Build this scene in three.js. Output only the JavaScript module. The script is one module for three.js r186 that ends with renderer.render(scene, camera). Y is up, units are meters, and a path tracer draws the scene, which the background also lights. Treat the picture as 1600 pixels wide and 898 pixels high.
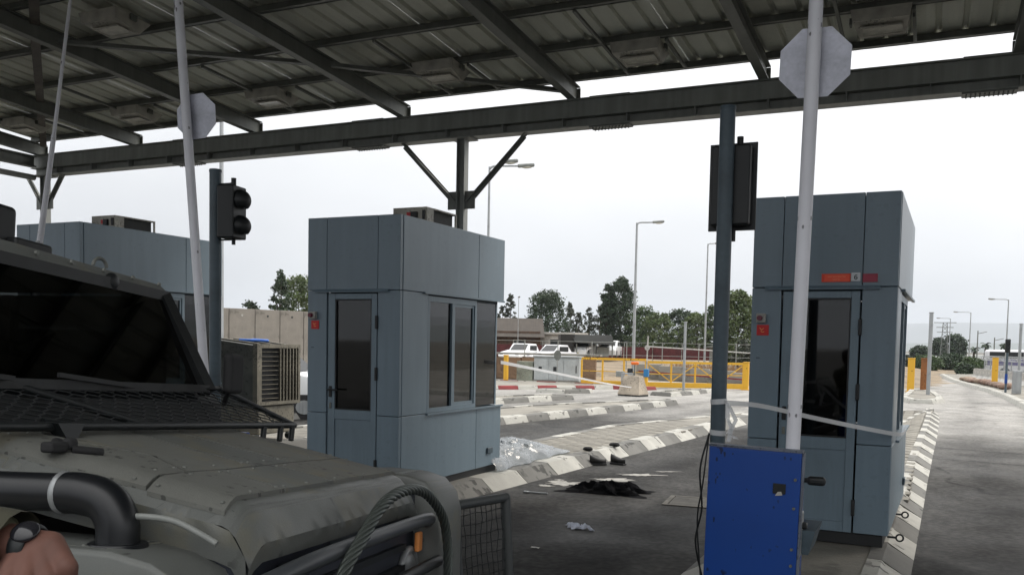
import * as THREE from 'three';
import { mergeGeometries, mergeVertices, toCreasedNormals } from 'three/addons/utils/BufferGeometryUtils.js';
import { RoundedBoxGeometry } from 'three/addons/geometries/RoundedBoxGeometry.js';
import { MarchingCubes } from 'three/addons/objects/MarchingCubes.js';

// ---------------------------------------------------------------- camera, sky, sun, exposure
const scene = new THREE.Scene();
const camera = new THREE.PerspectiveCamera(35.56, 1024 / 574, 0.05, 9000);
camera.position.set(0, 1.65, 0);
camera.rotation.set(-0.05407, 0.43752, 0.01946, 'YXZ');
camera.setViewOffset(1600, 898, 0, -161.9, 1600, 898);      // the frame is cut from the upper part of the lens circle
const renderer = new THREE.WebGLRenderer();
renderer.toneMapping = THREE.LinearToneMapping;
renderer.toneMappingExposure = 1.95;
renderer.shadowMap.enabled = true;

let seed = 20240611;
const R = () => { seed = (seed * 1664525 + 1013904223) >>> 0; return seed / 4294967296; };
const rr = (a, b) => a + (b - a) * R();
const hash = (x, y) => { let h = (x * 374761393 + y * 668265263) | 0; h = Math.imul(h ^ (h >>> 13), 1274126177); return ((h ^ (h >>> 16)) >>> 0) / 4294967296; };
function vnoise(x, y, px = 0, py = 0) {
  const xi = Math.floor(x), yi = Math.floor(y), f = x - xi, g = y - yi, u = f * f * (3 - 2 * f), v = g * g * (3 - 2 * g);
  const w = (a, p) => p ? ((a % p) + p) % p : a;
  const a = hash(w(xi, px), w(yi, py)), b = hash(w(xi + 1, px), w(yi, py)), c = hash(w(xi, px), w(yi + 1, py)), d = hash(w(xi + 1, px), w(yi + 1, py));
  return a + (b - a) * u + (c - a) * v + (a - b - c + d) * u * v;
}
function fbm(x, y, o = 4, p = 0) { let s = 0, a = .5, n = 0; for (let i = 0; i < o; i++) { s += a * vnoise(x, y, p, p); n += a; x *= 2; y *= 2; a *= .5; p *= 2; } return s / n; }
const clamp = (x, a = 0, b = 1) => Math.min(b, Math.max(a, x));
const sstep = (a, b, x) => { const t = clamp((x - a) / (b - a)); return t * t * (3 - 2 * t); };

{ // overcast sky, thinner and brighter towards the hidden sun on the right
  const W = 512, H = 256, d = new Float32Array(W * H * 4), sun = new THREE.Vector3(.45, .72, -.45).normalize(), q = new THREE.Vector3();
  for (let j = 0; j < H; j++) for (let i = 0; i < W; i++) {
    const th = (i + .5) / W * 2 * Math.PI - Math.PI, ph = ((j + .5) / H - .5) * Math.PI;
    q.set(Math.cos(ph) * Math.cos(th), Math.sin(ph), Math.cos(ph) * Math.sin(th));
    const c = Math.max(0, q.dot(sun)), up = Math.max(0, q.y);
    const k = 1 / (up + .28), n = fbm(q.x * k * 1.7 + 9, q.z * k * 1.7 + 4, 5) - .5, n2 = fbm(q.x * k * .7 + 31, q.z * k * .7 + 2, 3) - .5;
    let L = .36 + .84 * Math.pow(up, 1.2) + .40 * Math.pow(c, 1.5) + .16 * n * (1 - .4 * c) + .2 * n2;
    if (q.y < 0) L = .3;
    const b = clamp(.8 - L, 0, .4);
    d.set([L * (1 - .07 * b * 2), L * (1 - .035 * b * 2), L * (1 + .02 * b * 2), 1], (j * W + i) * 4);
  }
  const t = new THREE.DataTexture(d, W, H, THREE.RGBAFormat, THREE.FloatType);
  t.mapping = THREE.EquirectangularReflectionMapping; t.magFilter = THREE.LinearFilter; t.minFilter = THREE.LinearFilter; t.needsUpdate = true;
  scene.background = t; scene.environment = t;
}
const sunLight = new THREE.DirectionalLight(0xfff4e6, 0.9);
sunLight.position.set(45, 72, -55); sunLight.target.position.set(0, 0, -10); sunLight.castShadow = true; sunLight.shadow.radius = 40;
Object.assign(sunLight.shadow.camera, { left: -60, right: 60, top: 60, bottom: -60, near: 1, far: 250 });
sunLight.shadow.mapSize.set(2048, 2048); scene.add(sunLight, sunLight.target);
scene.fog = new THREE.FogExp2(0xd5dbe2, 0.0002);

// ---------------------------------------------------------------- helpers
const V3 = (x, y, z) => new THREE.Vector3(x, y, z);
const used = {};
function numbered(n) { used[n] = (used[n] ?? -1) + 1; return used[n] ? `${n}_${String(used[n]).padStart(3, '0')}` : n; }
function sh(o) { o.castShadow = o.receiveShadow = true; return o; }
function thing(name, label, category, pos = [0, 0, 0], turn = 0, group) {
  const o = new THREE.Group(); o.name = numbered(name); o.position.set(...pos); o.rotation.y = turn;
  o.userData = { label, category }; if (group) o.userData.group = group; scene.add(o); return o;
}
function prep(g) { g = g.index ? g.toNonIndexed() : g; for (const k of Object.keys(g.attributes)) if (!['position', 'normal', 'uv', 'color'].includes(k)) g.deleteAttribute(k); if (!g.attributes.normal) g.computeVertexNormals(); return g; }
function metreUV(g) {       // box-projected uv in metres
  const p = g.attributes.position, n = g.attributes.normal, uv = new Float32Array(p.count * 2);
  for (let i = 0; i < p.count; i++) {
    const ax = Math.abs(n.getX(i)), ay = Math.abs(n.getY(i)), az = Math.abs(n.getZ(i));
    if (ay >= ax && ay >= az) { uv[2 * i] = p.getX(i); uv[2 * i + 1] = p.getZ(i); }
    else if (ax >= az) { uv[2 * i] = p.getZ(i); uv[2 * i + 1] = p.getY(i); }
    else { uv[2 * i] = p.getX(i); uv[2 * i + 1] = p.getY(i); }
  }
  g.setAttribute('uv', new THREE.BufferAttribute(uv, 2)); return g;
}
function merged(gs) { gs = [].concat(gs).map(prep); const c = gs.some(g => g.attributes.color); if (!c) return metreUV(gs.length > 1 ? mergeGeometries(gs.map(g => { g.deleteAttribute('uv'); return g; })) : gs[0]); return metreUV(mergeGeometries(gs.map(g => { g.deleteAttribute('uv'); return g; }))); }
function part(parent, name, gs, mat, label) { const m = sh(new THREE.Mesh(Array.isArray(gs) || !gs.userData.ready ? merged(gs) : gs, mat)); m.name = name; if (label) m.userData.label = label; parent.add(m); return m; }
function single(name, label, category, gs, mat, group) { const m = part(scene, numbered(name), gs, mat); m.userData = { label, category }; if (group) m.userData.group = group; return m; }
function structure(name, gs, mat) { const m = part(scene, numbered(name), gs, mat); m.userData = { kind: 'structure' }; return m; }
const ready = g => { g = merged(g); g.userData.ready = true; return g; };
const bx = (w, h, d, x = 0, y = 0, z = 0) => new THREE.BoxGeometry(w, h, d).translate(x, y, z);
const rb = (w, h, d, x = 0, y = 0, z = 0, r = .008) => new RoundedBoxGeometry(w, h, d, 2, Math.min(r, w / 2.01, h / 2.01, d / 2.01)).translate(x, y, z);
const span = (x0, x1, y0, y1, z0, z1, r) => (r ? rb : bx)(Math.abs(x1 - x0), Math.abs(y1 - y0), Math.abs(z1 - z0), (x0 + x1) / 2, (y0 + y1) / 2, (z0 + z1) / 2, r);
const cyl = (r0, r1, h, x = 0, y = 0, z = 0, n = 20) => new THREE.CylinderGeometry(r1, r0, h, n).translate(x, y + h / 2, z);   // r0 bottom, r1 top, y is the base
function bar(a, b, w, h, up = V3(0, 1, 0)) {   // box from a to b
  a = a.isVector3 ? a : V3(...a); b = b.isVector3 ? b : V3(...b);
  const d = b.clone().sub(a), L = d.length(); d.normalize(); if (Math.abs(d.dot(up)) > .97) up = V3(0, 0, 1);
  const x = up.clone().cross(d).normalize(), y = d.clone().cross(x);
  return bx(w, h, L).applyMatrix4(new THREE.Matrix4().makeBasis(x, y, d).setPosition(a.clone().add(b).multiplyScalar(.5)));
}
function rod(a, b, r0, r1 = r0, n = 12) {
  a = a.isVector3 ? a : V3(...a); b = b.isVector3 ? b : V3(...b);
  const d = b.clone().sub(a), L = d.length(), g = new THREE.CylinderGeometry(r1, r0, L, n);
  g.applyQuaternion(new THREE.Quaternion().setFromUnitVectors(V3(0, 1, 0), d.normalize())); g.translate((a.x + b.x) / 2, (a.y + b.y) / 2, (a.z + b.z) / 2); return g;
}
const tube = (pts, r, n = 40, m = 8) => new THREE.TubeGeometry(new THREE.CatmullRomCurve3(pts.map(p => p.isVector3 ? p : V3(...p))), n, r, m);
function quads(list) { const p = []; for (const [a, b, c, d] of list) p.push(...a, ...b, ...c, ...a, ...c, ...d); const g = new THREE.BufferGeometry(); g.setAttribute('position', new THREE.Float32BufferAttribute(p, 3)); g.computeVertexNormals(); return g; }
const hex8 = (b, t) => quads([[b[3], b[2], b[1], b[0]], [t[0], t[1], t[2], t[3]], [b[0], b[1], t[1], t[0]], [b[1], b[2], t[2], t[1]], [b[2], b[3], t[3], t[2]], [b[3], b[0], t[0], t[3]]]);
function surf(f, nu, nv) { // grid f(u,v)->[x,y,z]
  const p = [], idx = []; for (let j = 0; j <= nv; j++) for (let i = 0; i <= nu; i++) p.push(...f(i / nu, j / nv));
  for (let j = 0; j < nv; j++) for (let i = 0; i < nu; i++) { const a = j * (nu + 1) + i, b = a + 1, c = a + nu + 1, d = c + 1; idx.push(a, b, d, a, d, c); }
  const g = new THREE.BufferGeometry(); g.setAttribute('position', new THREE.Float32BufferAttribute(p, 3)); g.setIndex(idx); g.computeVertexNormals(); return g;
}

// ---------------------------------------------------------------- textures and materials
function tex(n, fn, srgb = true, rep = 1) {
  const d = new Uint8Array(n * n * 4);
  for (let j = 0; j < n; j++) for (let i = 0; i < n; i++) { const c = fn(i / n, j / n), k = (j * n + i) * 4; if (c.length) { d[k] = clamp(c[0]) * 255; d[k + 1] = clamp(c[1]) * 255; d[k + 2] = clamp(c[2]) * 255; } else d[k] = d[k + 1] = d[k + 2] = clamp(c) * 255; d[k + 3] = 255; }
  const t = new THREE.DataTexture(d, n, n); t.wrapS = t.wrapT = THREE.RepeatWrapping; t.magFilter = THREE.LinearFilter; t.minFilter = THREE.LinearMipmapLinearFilter; t.generateMipmaps = true;
  if (srgb) t.colorSpace = THREE.SRGBColorSpace; t.repeat.set(rep, rep); t.needsUpdate = true; return t;
}
const rep = (t, r) => { const c = t.clone(); c.repeat.set(r, r); c.needsUpdate = true; return c; };
const grainT = tex(256, (u, v) => .25 * fbm(u * 16, v * 16, 3, 16) + .75 * hash((u * 256) | 0, (v * 256) | 0), false);
const softT = tex(256, (u, v) => fbm(u * 8, v * 8, 5, 8), false);
const blotchT = tex(256, (u, v) => { const n = fbm(u * 4, v * 4, 5, 4), m = fbm(u * 32 + 7, v * 32, 3, 32); const k = .80 + .22 * n + .10 * (m - .5); return [k, k, k]; });
const grimeT = tex(512, (u, v) => { const n = fbm(u * 6, v * 6, 6, 6), m = fbm(u * 48, v * 48, 3, 48), s = fbm(u * 3 + 5, v * 3, 4, 3); let k = .72 + .34 * (n - .3) - .25 * sstep(.58, .75, m) * sstep(.45, .6, s); return [k, k * .985, k * .96]; });
const streakT = tex(256, (u, v) => { const n = fbm(u * 24, v * 2, 4, 0) * .6 + fbm(u * 6, v * 6, 4, 6) * .4; const k = .82 + .26 * (n - .4); return [k, k, k * .99]; });
const concT = tex(512, (u, v) => { const n = fbm(u * 5, v * 5, 6, 5), g = hash((u * 512) | 0, (v * 512) | 0), s = sstep(.6, .72, fbm(u * 10 + 3, v * 10, 4, 10)); const k = .78 + .3 * (n - .4) + .08 * (g - .5) - .13 * s; return [k, k * .985, k * .95]; });
const panelT = tex(512, (u, v) => { let k = .92 + .08 * (fbm(u * 3, v * 3, 3, 3) - .5) + .06 * (fbm(u * 40, v * 3 + 2, 3) - .5) * (.5 + fbm(u * 5 + 3, v * 2, 2)) + .03 * (hash((u * 512) | 0, (v * 512) | 0) - .5); k -= .035 * sstep(.72, .8, fbm(u * 60 + 9, v * 60, 2, 60)) * sstep(.5, .65, fbm(u * 4 + 1, v * 4, 3, 4)); return [k, k, k * .99]; });
const speckT = tex(512, (u, v) => { let k = .95 + .06 * (fbm(u * 5, v * 5, 3, 5) - .5); k -= .45 * sstep(.74, .8, fbm(u * 40, v * 22, 2)) * sstep(.48, .6, fbm(u * 3 + 4, v * 6, 3)); return [k, k, k]; });
const jeepT = tex(512, (u, v) => { let k = .9 + .14 * (fbm(u * 4, v * 4, 5, 4) - .5) + .05 * (hash((u * 512) | 0, (v * 512) | 0) - .5); const c = sstep(.70, .73, fbm(u * 34 + 3, v * 34, 3, 34)) * sstep(.5, .62, fbm(u * 5, v * 5 + 8, 3, 5)); k *= 1 - .35 * c; const d = sstep(.55, .75, fbm(u * 7 + 11, v * 7, 4, 7)); return [k * (1 + .06 * d), k * (1 + .03 * d), k * (.99 - .03 * d)]; });
const kerbT = tex(512, (u, v) => { const n = fbm(u * 6, v * 6, 5, 6), c = sstep(.56, .62, fbm(u * 14 + 5, v * 14, 5, 14)) * sstep(.42, .6, n), g = hash((u * 512) | 0, (v * 512) | 0); let k = .92 + .2 * (n - .5) + .06 * (g - .5); k *= 1 - .38 * c; return [k, k * .99, k * .965]; });
const roughT = tex(256, (u, v) => .72 + .5 * (fbm(u * 6, v * 6, 4, 6) - .3), false);
function M(rgb, o = {}) { const m = new (o.transmission !== undefined || o.clearcoat !== undefined || o.sheen !== undefined ? THREE.MeshPhysicalMaterial : THREE.MeshStandardMaterial)({ roughness: .6, side: THREE.DoubleSide, ...o }); if (typeof rgb === 'string') m.color.set(rgb); else m.color.setRGB(...rgb); return m; }
const booth = (rgb) => M(rgb, { roughness: .34, map: rep(panelT, .45) });
const mBooth = booth([.195, .265, .326]), mBoothB = booth([.186, .254, .314]), mBoothFrame = M([.18, .246, .302], { roughness: .42, map: rep(panelT, 1.3) }), mJoint = M([.05, .07, .085], { roughness: .7 });
const mDark = M([.012, .013, .014], { roughness: .55 }), mRubber = M([.015, .015, .016], { roughness: .75, bumpMap: rep(grainT, 6), bumpScale: .0006 });
const mInside = M([.045, .047, .05], { roughness: .85, map: rep(blotchT, 1) });
const mGlass = M([.62, .66, .68], { transmission: 1, roughness: .02, thickness: 0, ior: 1.5 });
const mGlassDark = M([.055, .06, .063], { transmission: 1, roughness: .03, thickness: 0, ior: 1.52 });
const mSteel = M([.22, .23, .212], { roughness: .5, map: rep(streakT, .8), metalness: .15 });
const mSteelLight = M([.36, .375, .36], { roughness: .5, map: rep(streakT, .7) });
const mGalv = M([.50, .52, .54], { roughness: .42, metalness: .45, map: rep(streakT, 1.2) });
const mWhitePole = M([.80, .80, .85], { roughness: .38, map: rep(speckT, 1.1) });
const mSignBack = M([.56, .57, .64], { roughness: .42, metalness: .3, map: rep(blotchT, 2) });
const mSheet = M([.27, .285, .26], { roughness: .62, map: rep(grimeT, .35) });
const mPolePaint = M([.075, .11, .135], { roughness: .45, map: rep(blotchT, 1.5) });
const mBlack = M([.007, .009, .010], { roughness: .48 });
const mBlue = M([.004, .055, .29], { roughness: .42, map: rep(speckT, 1.3) });
const mYellow = M([.72, .40, .025], { roughness: .5, map: rep(speckT, .6) });
const mKerbW = M([.48, .48, .46], { roughness: .85, map: rep(kerbT, .8), bumpMap: rep(grainT, 2), bumpScale: .002 });
const mKerbG = M([.18, .18, .175], { roughness: .9, map: rep(kerbT, .67), bumpMap: rep(grainT, 2), bumpScale: .002 });
const mKerbR = M([.33, .045, .05], { roughness: .8, map: rep(grimeT, .8) });
const mConc = M([.36, .35, .325], { roughness: .9, map: rep(concT, .35), bumpMap: rep(softT, 4), bumpScale: .004 });
const mConcWall = M([.335, .315, .295], { roughness: .9, map: rep(concT, .3), bumpMap: rep(softT, 3), bumpScale: .004 });
const mRed = M([.55, .02, .025], { roughness: .5 }), mOrange = M([.75, .10, .03], { roughness: .5 });
const mWhitePl = M([.72, .72, .70], { roughness: .5, map: rep(grimeT, 1) });
const mLampBody = M([.74, .73, .67], { roughness: .55, map: rep(grimeT, 1.2) });
const mLampGlass = M([.75, .72, .62], { roughness: .15, map: rep(blotchT, 3) });
const mJeep = M([.148, .156, .149], { roughness: .6, map: rep(jeepT, 1.1), roughnessMap: rep(roughT, 2), bumpMap: rep(grainT, 3), bumpScale: .0005 });
const mJeepSide = M([.148, .156, .149], { roughness: .5, map: rep(jeepT, 1.3) });
const mPipe = M([.006, .007, .009], { roughness: .36 });
const mRope = M([.13, .15, .14], { roughness: .42, metalness: .5, map: rep(streakT, 8) });
const mTapeW = M([.72, .73, .74], { roughness: .35, transmission: .25, thickness: 0 });
const mCarWhite = M([.72, .73, .73], { roughness: .28, clearcoat: .6 });
const mWood = M([.16, .075, .035], { roughness: .8, map: rep(streakT, .5) });
const mTyre = mRubber;

// ================================================================ GROUND
const roadTex = (() => {   // worn paving with tyre bands, stains and painted canopy shade, 32 m x 64 m
  const W = 1024, H = 2048, d = new Uint8Array(W * H * 4);
  for (let j = 0; j < H; j++) for (let i = 0; i < W; i++) {
    const x = -24 + 32 * i / W, z = 6 - 66 * (1 - j / H);
    const bend = .075 * Math.max(0, -z - 6) + (z < -14 ? .004 * (z + 14) * (z + 14) * .5 : 0);
    const xl = x - bend * (x < -1 ? 1 : .25);
    const near = Math.max(sstep(-21, -17, z + 1.5 * (fbm(x * .5, z * .5, 3) - .5)), x > -1.2 ? .2 + .8 * sstep(-13.2, -10.2, z + 1.4 * (fbm(x * .8, z * .6, 4) - .5)) : 0);  // right lane under the roof: canopy shade painted in along with staining
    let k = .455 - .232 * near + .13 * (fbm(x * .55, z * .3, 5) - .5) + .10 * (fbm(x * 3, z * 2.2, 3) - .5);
    k += .11 * (hash(i, j) - .5) + .05 * (fbm(x * 9, z * 9, 2) - .5);
    for (const [zj, sl] of [[-15.2, .16], [-16.9, .16], [-24.4, .05]]) if (x > -.1 && x < 3) k -= .10 * Math.exp(-Math.pow((z - zj - sl * x + .1 * (fbm(x * 2, zj, 2) - .5)) / .05, 2));
    k -= .12 * Math.exp(-Math.pow((fbm(x * .45 + 7, z * .45, 3) - .5) / .0035, 2)) * sstep(.5, .6, fbm(x * .3, z * .3 + 20, 2));
    for (const c of [-2.9, -7.25, -11.6, 1.25]) for (const o of [-.72, .72]) k -= .065 * Math.exp(-Math.pow((xl - c - o + .3 * (fbm(z * .2, c, 2) - .5)) / .33, 2)) * (.5 + fbm(x, z * .25 + 9, 3));
    k -= .07 * sstep(.6, .76, fbm(x * .9 + 40, z * .55, 4));
    if (x > -1.2) k += .10 * sstep(-12, -17, z); k += .13 * sstep(-16, -30, z) * (x < -3.4 ? 1 : .45) * (.6 + .7 * fbm(x * .4, z * .4 + 3, 4));  // right lane past the roof: pale wet sheen painted in; far concrete paler
    const e = (j * W + i) * 4; d[e] = clamp(k) * 255; d[e + 1] = clamp(k * .985) * 255; d[e + 2] = clamp(k * .955) * 255; d[e + 3] = 255;
  }
  const t = new THREE.DataTexture(d, W, H); t.colorSpace = THREE.SRGBColorSpace; t.magFilter = THREE.LinearFilter; t.minFilter = THREE.LinearMipmapLinearFilter; t.generateMipmaps = true; t.wrapS = t.wrapT = THREE.MirroredRepeatWrapping; t.needsUpdate = true; return t;
})();
{
  const g = new THREE.PlaneGeometry(6000, 6000, 1, 1).rotateX(-Math.PI / 2); 
  structure('ground', g, M([.19, .18, .155], { roughness: .95, map: rep(concT, .05), bumpMap: rep(softT, .5), bumpScale: .03 })).position.y = -.03;
  const r = surf((u, v) => [-24 + 32 * u, .0, 6 - 66 * v], 32, 66), uv = [];
  for (let j = 0; j <= 66; j++) for (let i = 0; i <= 32; i++) uv.push(i / 32, 1 - j / 66);
  r.setAttribute('uv', new THREE.Float32BufferAttribute(uv, 2));
  { const nn = r.attributes.normal; for (let i = 0; i < nn.count; i++) nn.setXYZ(i, 0, 1, 0); }
  r.userData.ready = true;
  const bt = grainT.clone(); bt.repeat.set(90, 180); bt.needsUpdate = true; const rt = roughT.clone(); rt.repeat.set(6, 10); rt.needsUpdate = true;
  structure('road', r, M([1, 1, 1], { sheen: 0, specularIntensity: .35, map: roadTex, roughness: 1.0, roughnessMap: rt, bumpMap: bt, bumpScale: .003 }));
}

structure('apron', quads([[[-600, -.012, 5.98], [600, -.012, 5.98], [600, -.012, 600], [-600, -.012, 600]], [[8.02, -.012, -23.9], [600, -.012, -23.9], [600, -.012, 5.97], [8.02, -.012, 5.97]], [[-60, -.012, -20], [-24.02, -.012, -20], [-24.02, -.012, 5.97], [-60, -.012, 5.97]]]), M([.085, .085, .083], { roughness: .95, map: rep(concT, .12) }));
// ---------------------------------------------------------------- traffic islands with painted kerb stones
function island(name, outline, opt = {}) {   // outline: [x,z] counter-clockwise seen from above
  const step = opt.step || .9, H = opt.h || .14, W = opt.w || .27, P = [];
  for (let i = 0; i < outline.length; i++) {
    const a = outline[i], b = outline[(i + 1) % outline.length], L = Math.hypot(b[0] - a[0], b[1] - a[1]), n = Math.max(1, Math.round(L / step));
    for (let k = 0; k < n; k++) P.push([a[0] + (b[0] - a[0]) * k / n, a[1] + (b[1] - a[1]) * k / n]);
  }
  const n = P.length, inn = P.map((p, i) => { const a = P[(i + n - 1) % n], b = P[(i + 1) % n], t = [b[0] - a[0], b[1] - a[1]], L = Math.hypot(...t); return [t[1] / L, -t[0] / L]; });
  let A = 0; P.forEach((p, i) => { const q = P[(i + 1) % n]; A += p[0] * q[1] - q[0] * p[1]; }); const sg = A > 0 ? -1 : 1; inn.forEach(v => { v[0] *= sg; v[1] *= sg; });
  const off = (i, d, y) => [P[i][0] + inn[i][0] * d, y, P[i][1] + inn[i][1] * d];
  const s = new THREE.Shape(P.map((p, i) => new THREE.Vector2(p[0] + inn[i][0] * (W - .01), -(p[1] + inn[i][1] * (W - .01)))));
  const top = new THREE.ExtrudeGeometry(s, { depth: H - (opt.pave ? .0055 : .02), bevelEnabled: false }).rotateX(-Math.PI / 2);
  const m = structure(name, top, opt.mat || mConc);
  for (let i = 0; i < n; i++) {
    const j = (i + 1) % n, e = .006, lerp = (a, b, t) => a.map((v, k) => v + (b[k] - v) * t), dy = rr(-.008, .008), sl = (opt.slope ?? .07), c = .02;
    const q = (d, y) => [lerp(off(i, d, y), off(j, d, y), e), lerp(off(i, d, y), off(j, d, y), 1 - e)];
    const [a0, a1] = q(0, -.01), [b0, b1] = q(sl, H - c + dy), [b2, b3] = q(sl + c, H + dy), [c0, c1] = q(W, H + dy + .004), [d0, d1] = q(W, -.01);
    const g = quads([[a0, a1, b1, b0], [b0, b1, b3, b2], [b2, b3, c1, c0], [c0, c1, d1, d0], [a0, b0, b2, a0], [a0, b2, c0, d0], [a1, d1, c1, a1], [a1, c1, b3, b1]]);
    part(m, 'kerb_stone', g, ((i + (opt.phase || 0)) % 2) ? (opt.alt || mKerbG) : mKerbW);
  }
  if (opt.pave) { // paving blocks
    const mats = [.33, .355, .31].map(k => M([k, k * .97, k * .89], { roughness: .9, map: rep(concT, .9 + k) })), G = ready(rb(.394, .03, .194, 0, 0, 0, .004));
    let c = 0; for (let z = opt.pave[0]; z > opt.pave[1]; z -= .2) { const [xa, xb] = opt.pave[2](z); for (let x = xa, o = (c % 2) * .2; x + o + .2 < xb; x += .4) { if (m.children.length > 290) break; const b = part(m, 'paving_block', G, mats[Math.floor(R() * 3)]); b.position.set(x + o + .2, H - .0145 + rr(-.0015, .0015), z); b.rotation.y = -.07; } c++; }
  }
  return m;
}
const cr = z => -4.62 + .073 * (-z - 4.5), clf = z => -6.12 + .05 * Math.max(0, -z - 6);
island('middle_island', [[-4.62, -3.9], [cr(-8), -8], [cr(-12), -12], [cr(-16), -16], [-3.45, -20.3], [-3.6, -21], [-4.1, -21.2], [clf(-16), -16], [clf(-10), -10], [-6.1, -6], [-6.1, -3.9]], { step: .85, w: .36, slope: .15, pave: [-11.9, -17, z => [clf(z) + .3, cr(z) - .33]] });
island('left_island', [[-8.6, -4.5], [-8.45, -10], [-7.72, -16.26], [-7.14, -19.5], [-6.72, -22.3], [-6.35, -24.6], [-6.5, -25.1], [-6.95, -24.9], [-9, -20], [-9.8, -15], [-10.35, -9], [-10.35, -4.5]], { phase: 1 });
island('outer_island', [[-12.2, -6], [-12.1, -12], [-11.2, -18], [-10.35, -21.7], [-9.5, -24.7], [-9.8, -25.1], [-10.4, -24.8], [-12, -21], [-13.6, -14], [-13.7, -6]], { phase: 1 });
island('right_island', [[-.12, -3.6], [-.06, -7], [-.01, -9.65], [.03, -12.2], [.1, -15.7], [.18, -19.4], [.25, -24], [.22, -26.2], [-.1, -26.6], [-.5, -24], [-1.0, -18], [-1.55, -12], [-1.62, -3.6]], { step: .68, w: .31, slope: .19, h: .12, pave: [-9.9, -25, z => [Math.max(-.75, -1.3), -.16]] });
island('tip_island', [[.1, -30.6], [.42, -31.6], [.45, -33], [.25, -37], [-.1, -38.2], [-.8, -38], [-.95, -32], [-.6, -30.6]], { alt: mKerbW });
island('post_island', [[-8.4, -28.7], [-7.6, -28.4], [-7.25, -30], [-7.0, -33.2], [-7.4, -33.4], [-8.3, -31]], { h: .12, phase: 1 });
island('small_island', [[-12.1, -27.7], [-10.9, -27.4], [-10.35, -28.4], [-10.5, -29.1], [-11.9, -28.9]], { h: .12 });
island('far_kerb_strip', [[-14.2, -27.6], [-10.6, -31.5], [-9.4, -31.7], [-9.2, -32.4], [-12.6, -33.0], [-17.5, -33], [-17.5, -27.0]], { alt: mKerbR, step: .8, h: .13 });
island('roadside_pavement', [[2.46, -24], [2.46, -29.7], [2.33, -36.5], [2.05, -41.8], [1.3, -49.4], [.85, -56], [.5, -66], [3, -68], [14, -60], [14, -24]], { alt: mKerbW, step: 1.1, h: .14, w: .3 });
// ================================================================ CANOPY
const BZ = -9.9, SL = .07, roofY = z => 4.665 + SL * (z - BZ);
const canopy = thing('canopy', 'long steel canopy roof of ribbed sheets over the checkpoint lanes', 'canopy');
const rafX = [-13.0, -10.92, -8.63, -6.22, -3.9, -1.73, .63, 2.95, 5.3, 7.6, 9.9, 12.2], roofX0 = -13.1, roofX1 = 12.6, ZN = -.2;  // right end stretched unseen to shade the road, near edge trimmed for light
{ // ribbed roof sheets, each its own panel
  const pitch = .235, nrib = 5, sw = pitch * nrib, mats = [0, 1, 2, 3].map(i => M([.70 + .03 * i, .71 + .03 * i, .62 + .03 * i], { roughness: .6, map: rep(panelT, .28 + .07 * i) }));
  const prof = []; for (let k = 0; k < nrib; k++) { const x = k * pitch; prof.push([x, 0], [x + .055, 0], [x + .075, -.0], [x + .09, .035], [x + .12, .035], [x + .135, 0]); } prof.push([sw, 0]);
  const mk = () => { const L = []; for (let k = 0; k < prof.length - 1; k++) { const [x0, y0] = prof[k], [x1, y1] = prof[k + 1]; const ya = z => y0 + roofY(z), yb = z => y1 + roofY(z), t = .003; L.push([[x0, ya(-10.02), -10.02], [x1, yb(-10.02), -10.02], [x1, yb(ZN), ZN], [x0, ya(ZN), ZN]], [[x0, ya(-10.02) + t, -10.02], [x0, ya(ZN) + t, ZN], [x1, yb(ZN) + t, ZN], [x1, yb(-10.02) + t, -10.02]], [[x0, ya(-10.02), -10.02], [x0, ya(-10.02) + t, -10.02], [x1, yb(-10.02) + t, -10.02], [x1, yb(-10.02), -10.02]]); } return ready(quads(L)); };
  const G = mk(); let k = 0; for (let x = roofX0; x < roofX1; x += sw) { const p = part(canopy, 'roof_sheet', G, mats[Math.floor(R() * 4)]); p.position.set(x, .004 * (k++ % 2) + .072, 0); }
}
for (let z = -9.79, i = 0; z < ZN; z += .89, i++) { const y = roofY(z); part(canopy, 'purlin', [span(roofX0, roofX1, y - .01, y + .068, z - .012, z + .012), span(roofX0, roofX1, y - .01, y - .002, z - .012, z + .055), span(roofX0, roofX1, y + .056, y + .067, z - .055, z - .0125)], mSteel); }
for (const x of rafX) { // I-section rafters lying on the beam
  const a = z => roofY(z) - .012, f = (x0, x1, d0, d1) => hex8([[x0, a(-9.96) - d1, -9.96], [x1, a(-9.96) - d1, -9.96], [x1, a(ZN) - d1, ZN], [x0, a(ZN) - d1, ZN]], [[x0, a(-9.96) - d0, -9.96], [x1, a(-9.96) - d0, -9.96], [x1, a(ZN) - d0, ZN], [x0, a(ZN) - d0, ZN]]);
  part(canopy, 'rafter', [f(x - .05, x + .05, 0, .012), f(x - .006, x + .006, .0125, .169), f(x - .05, x + .05, .1695, .181), bx(.1, .155, .008, x, a(-9.965) - .092, -9.966)], mSteel);
}
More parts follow.
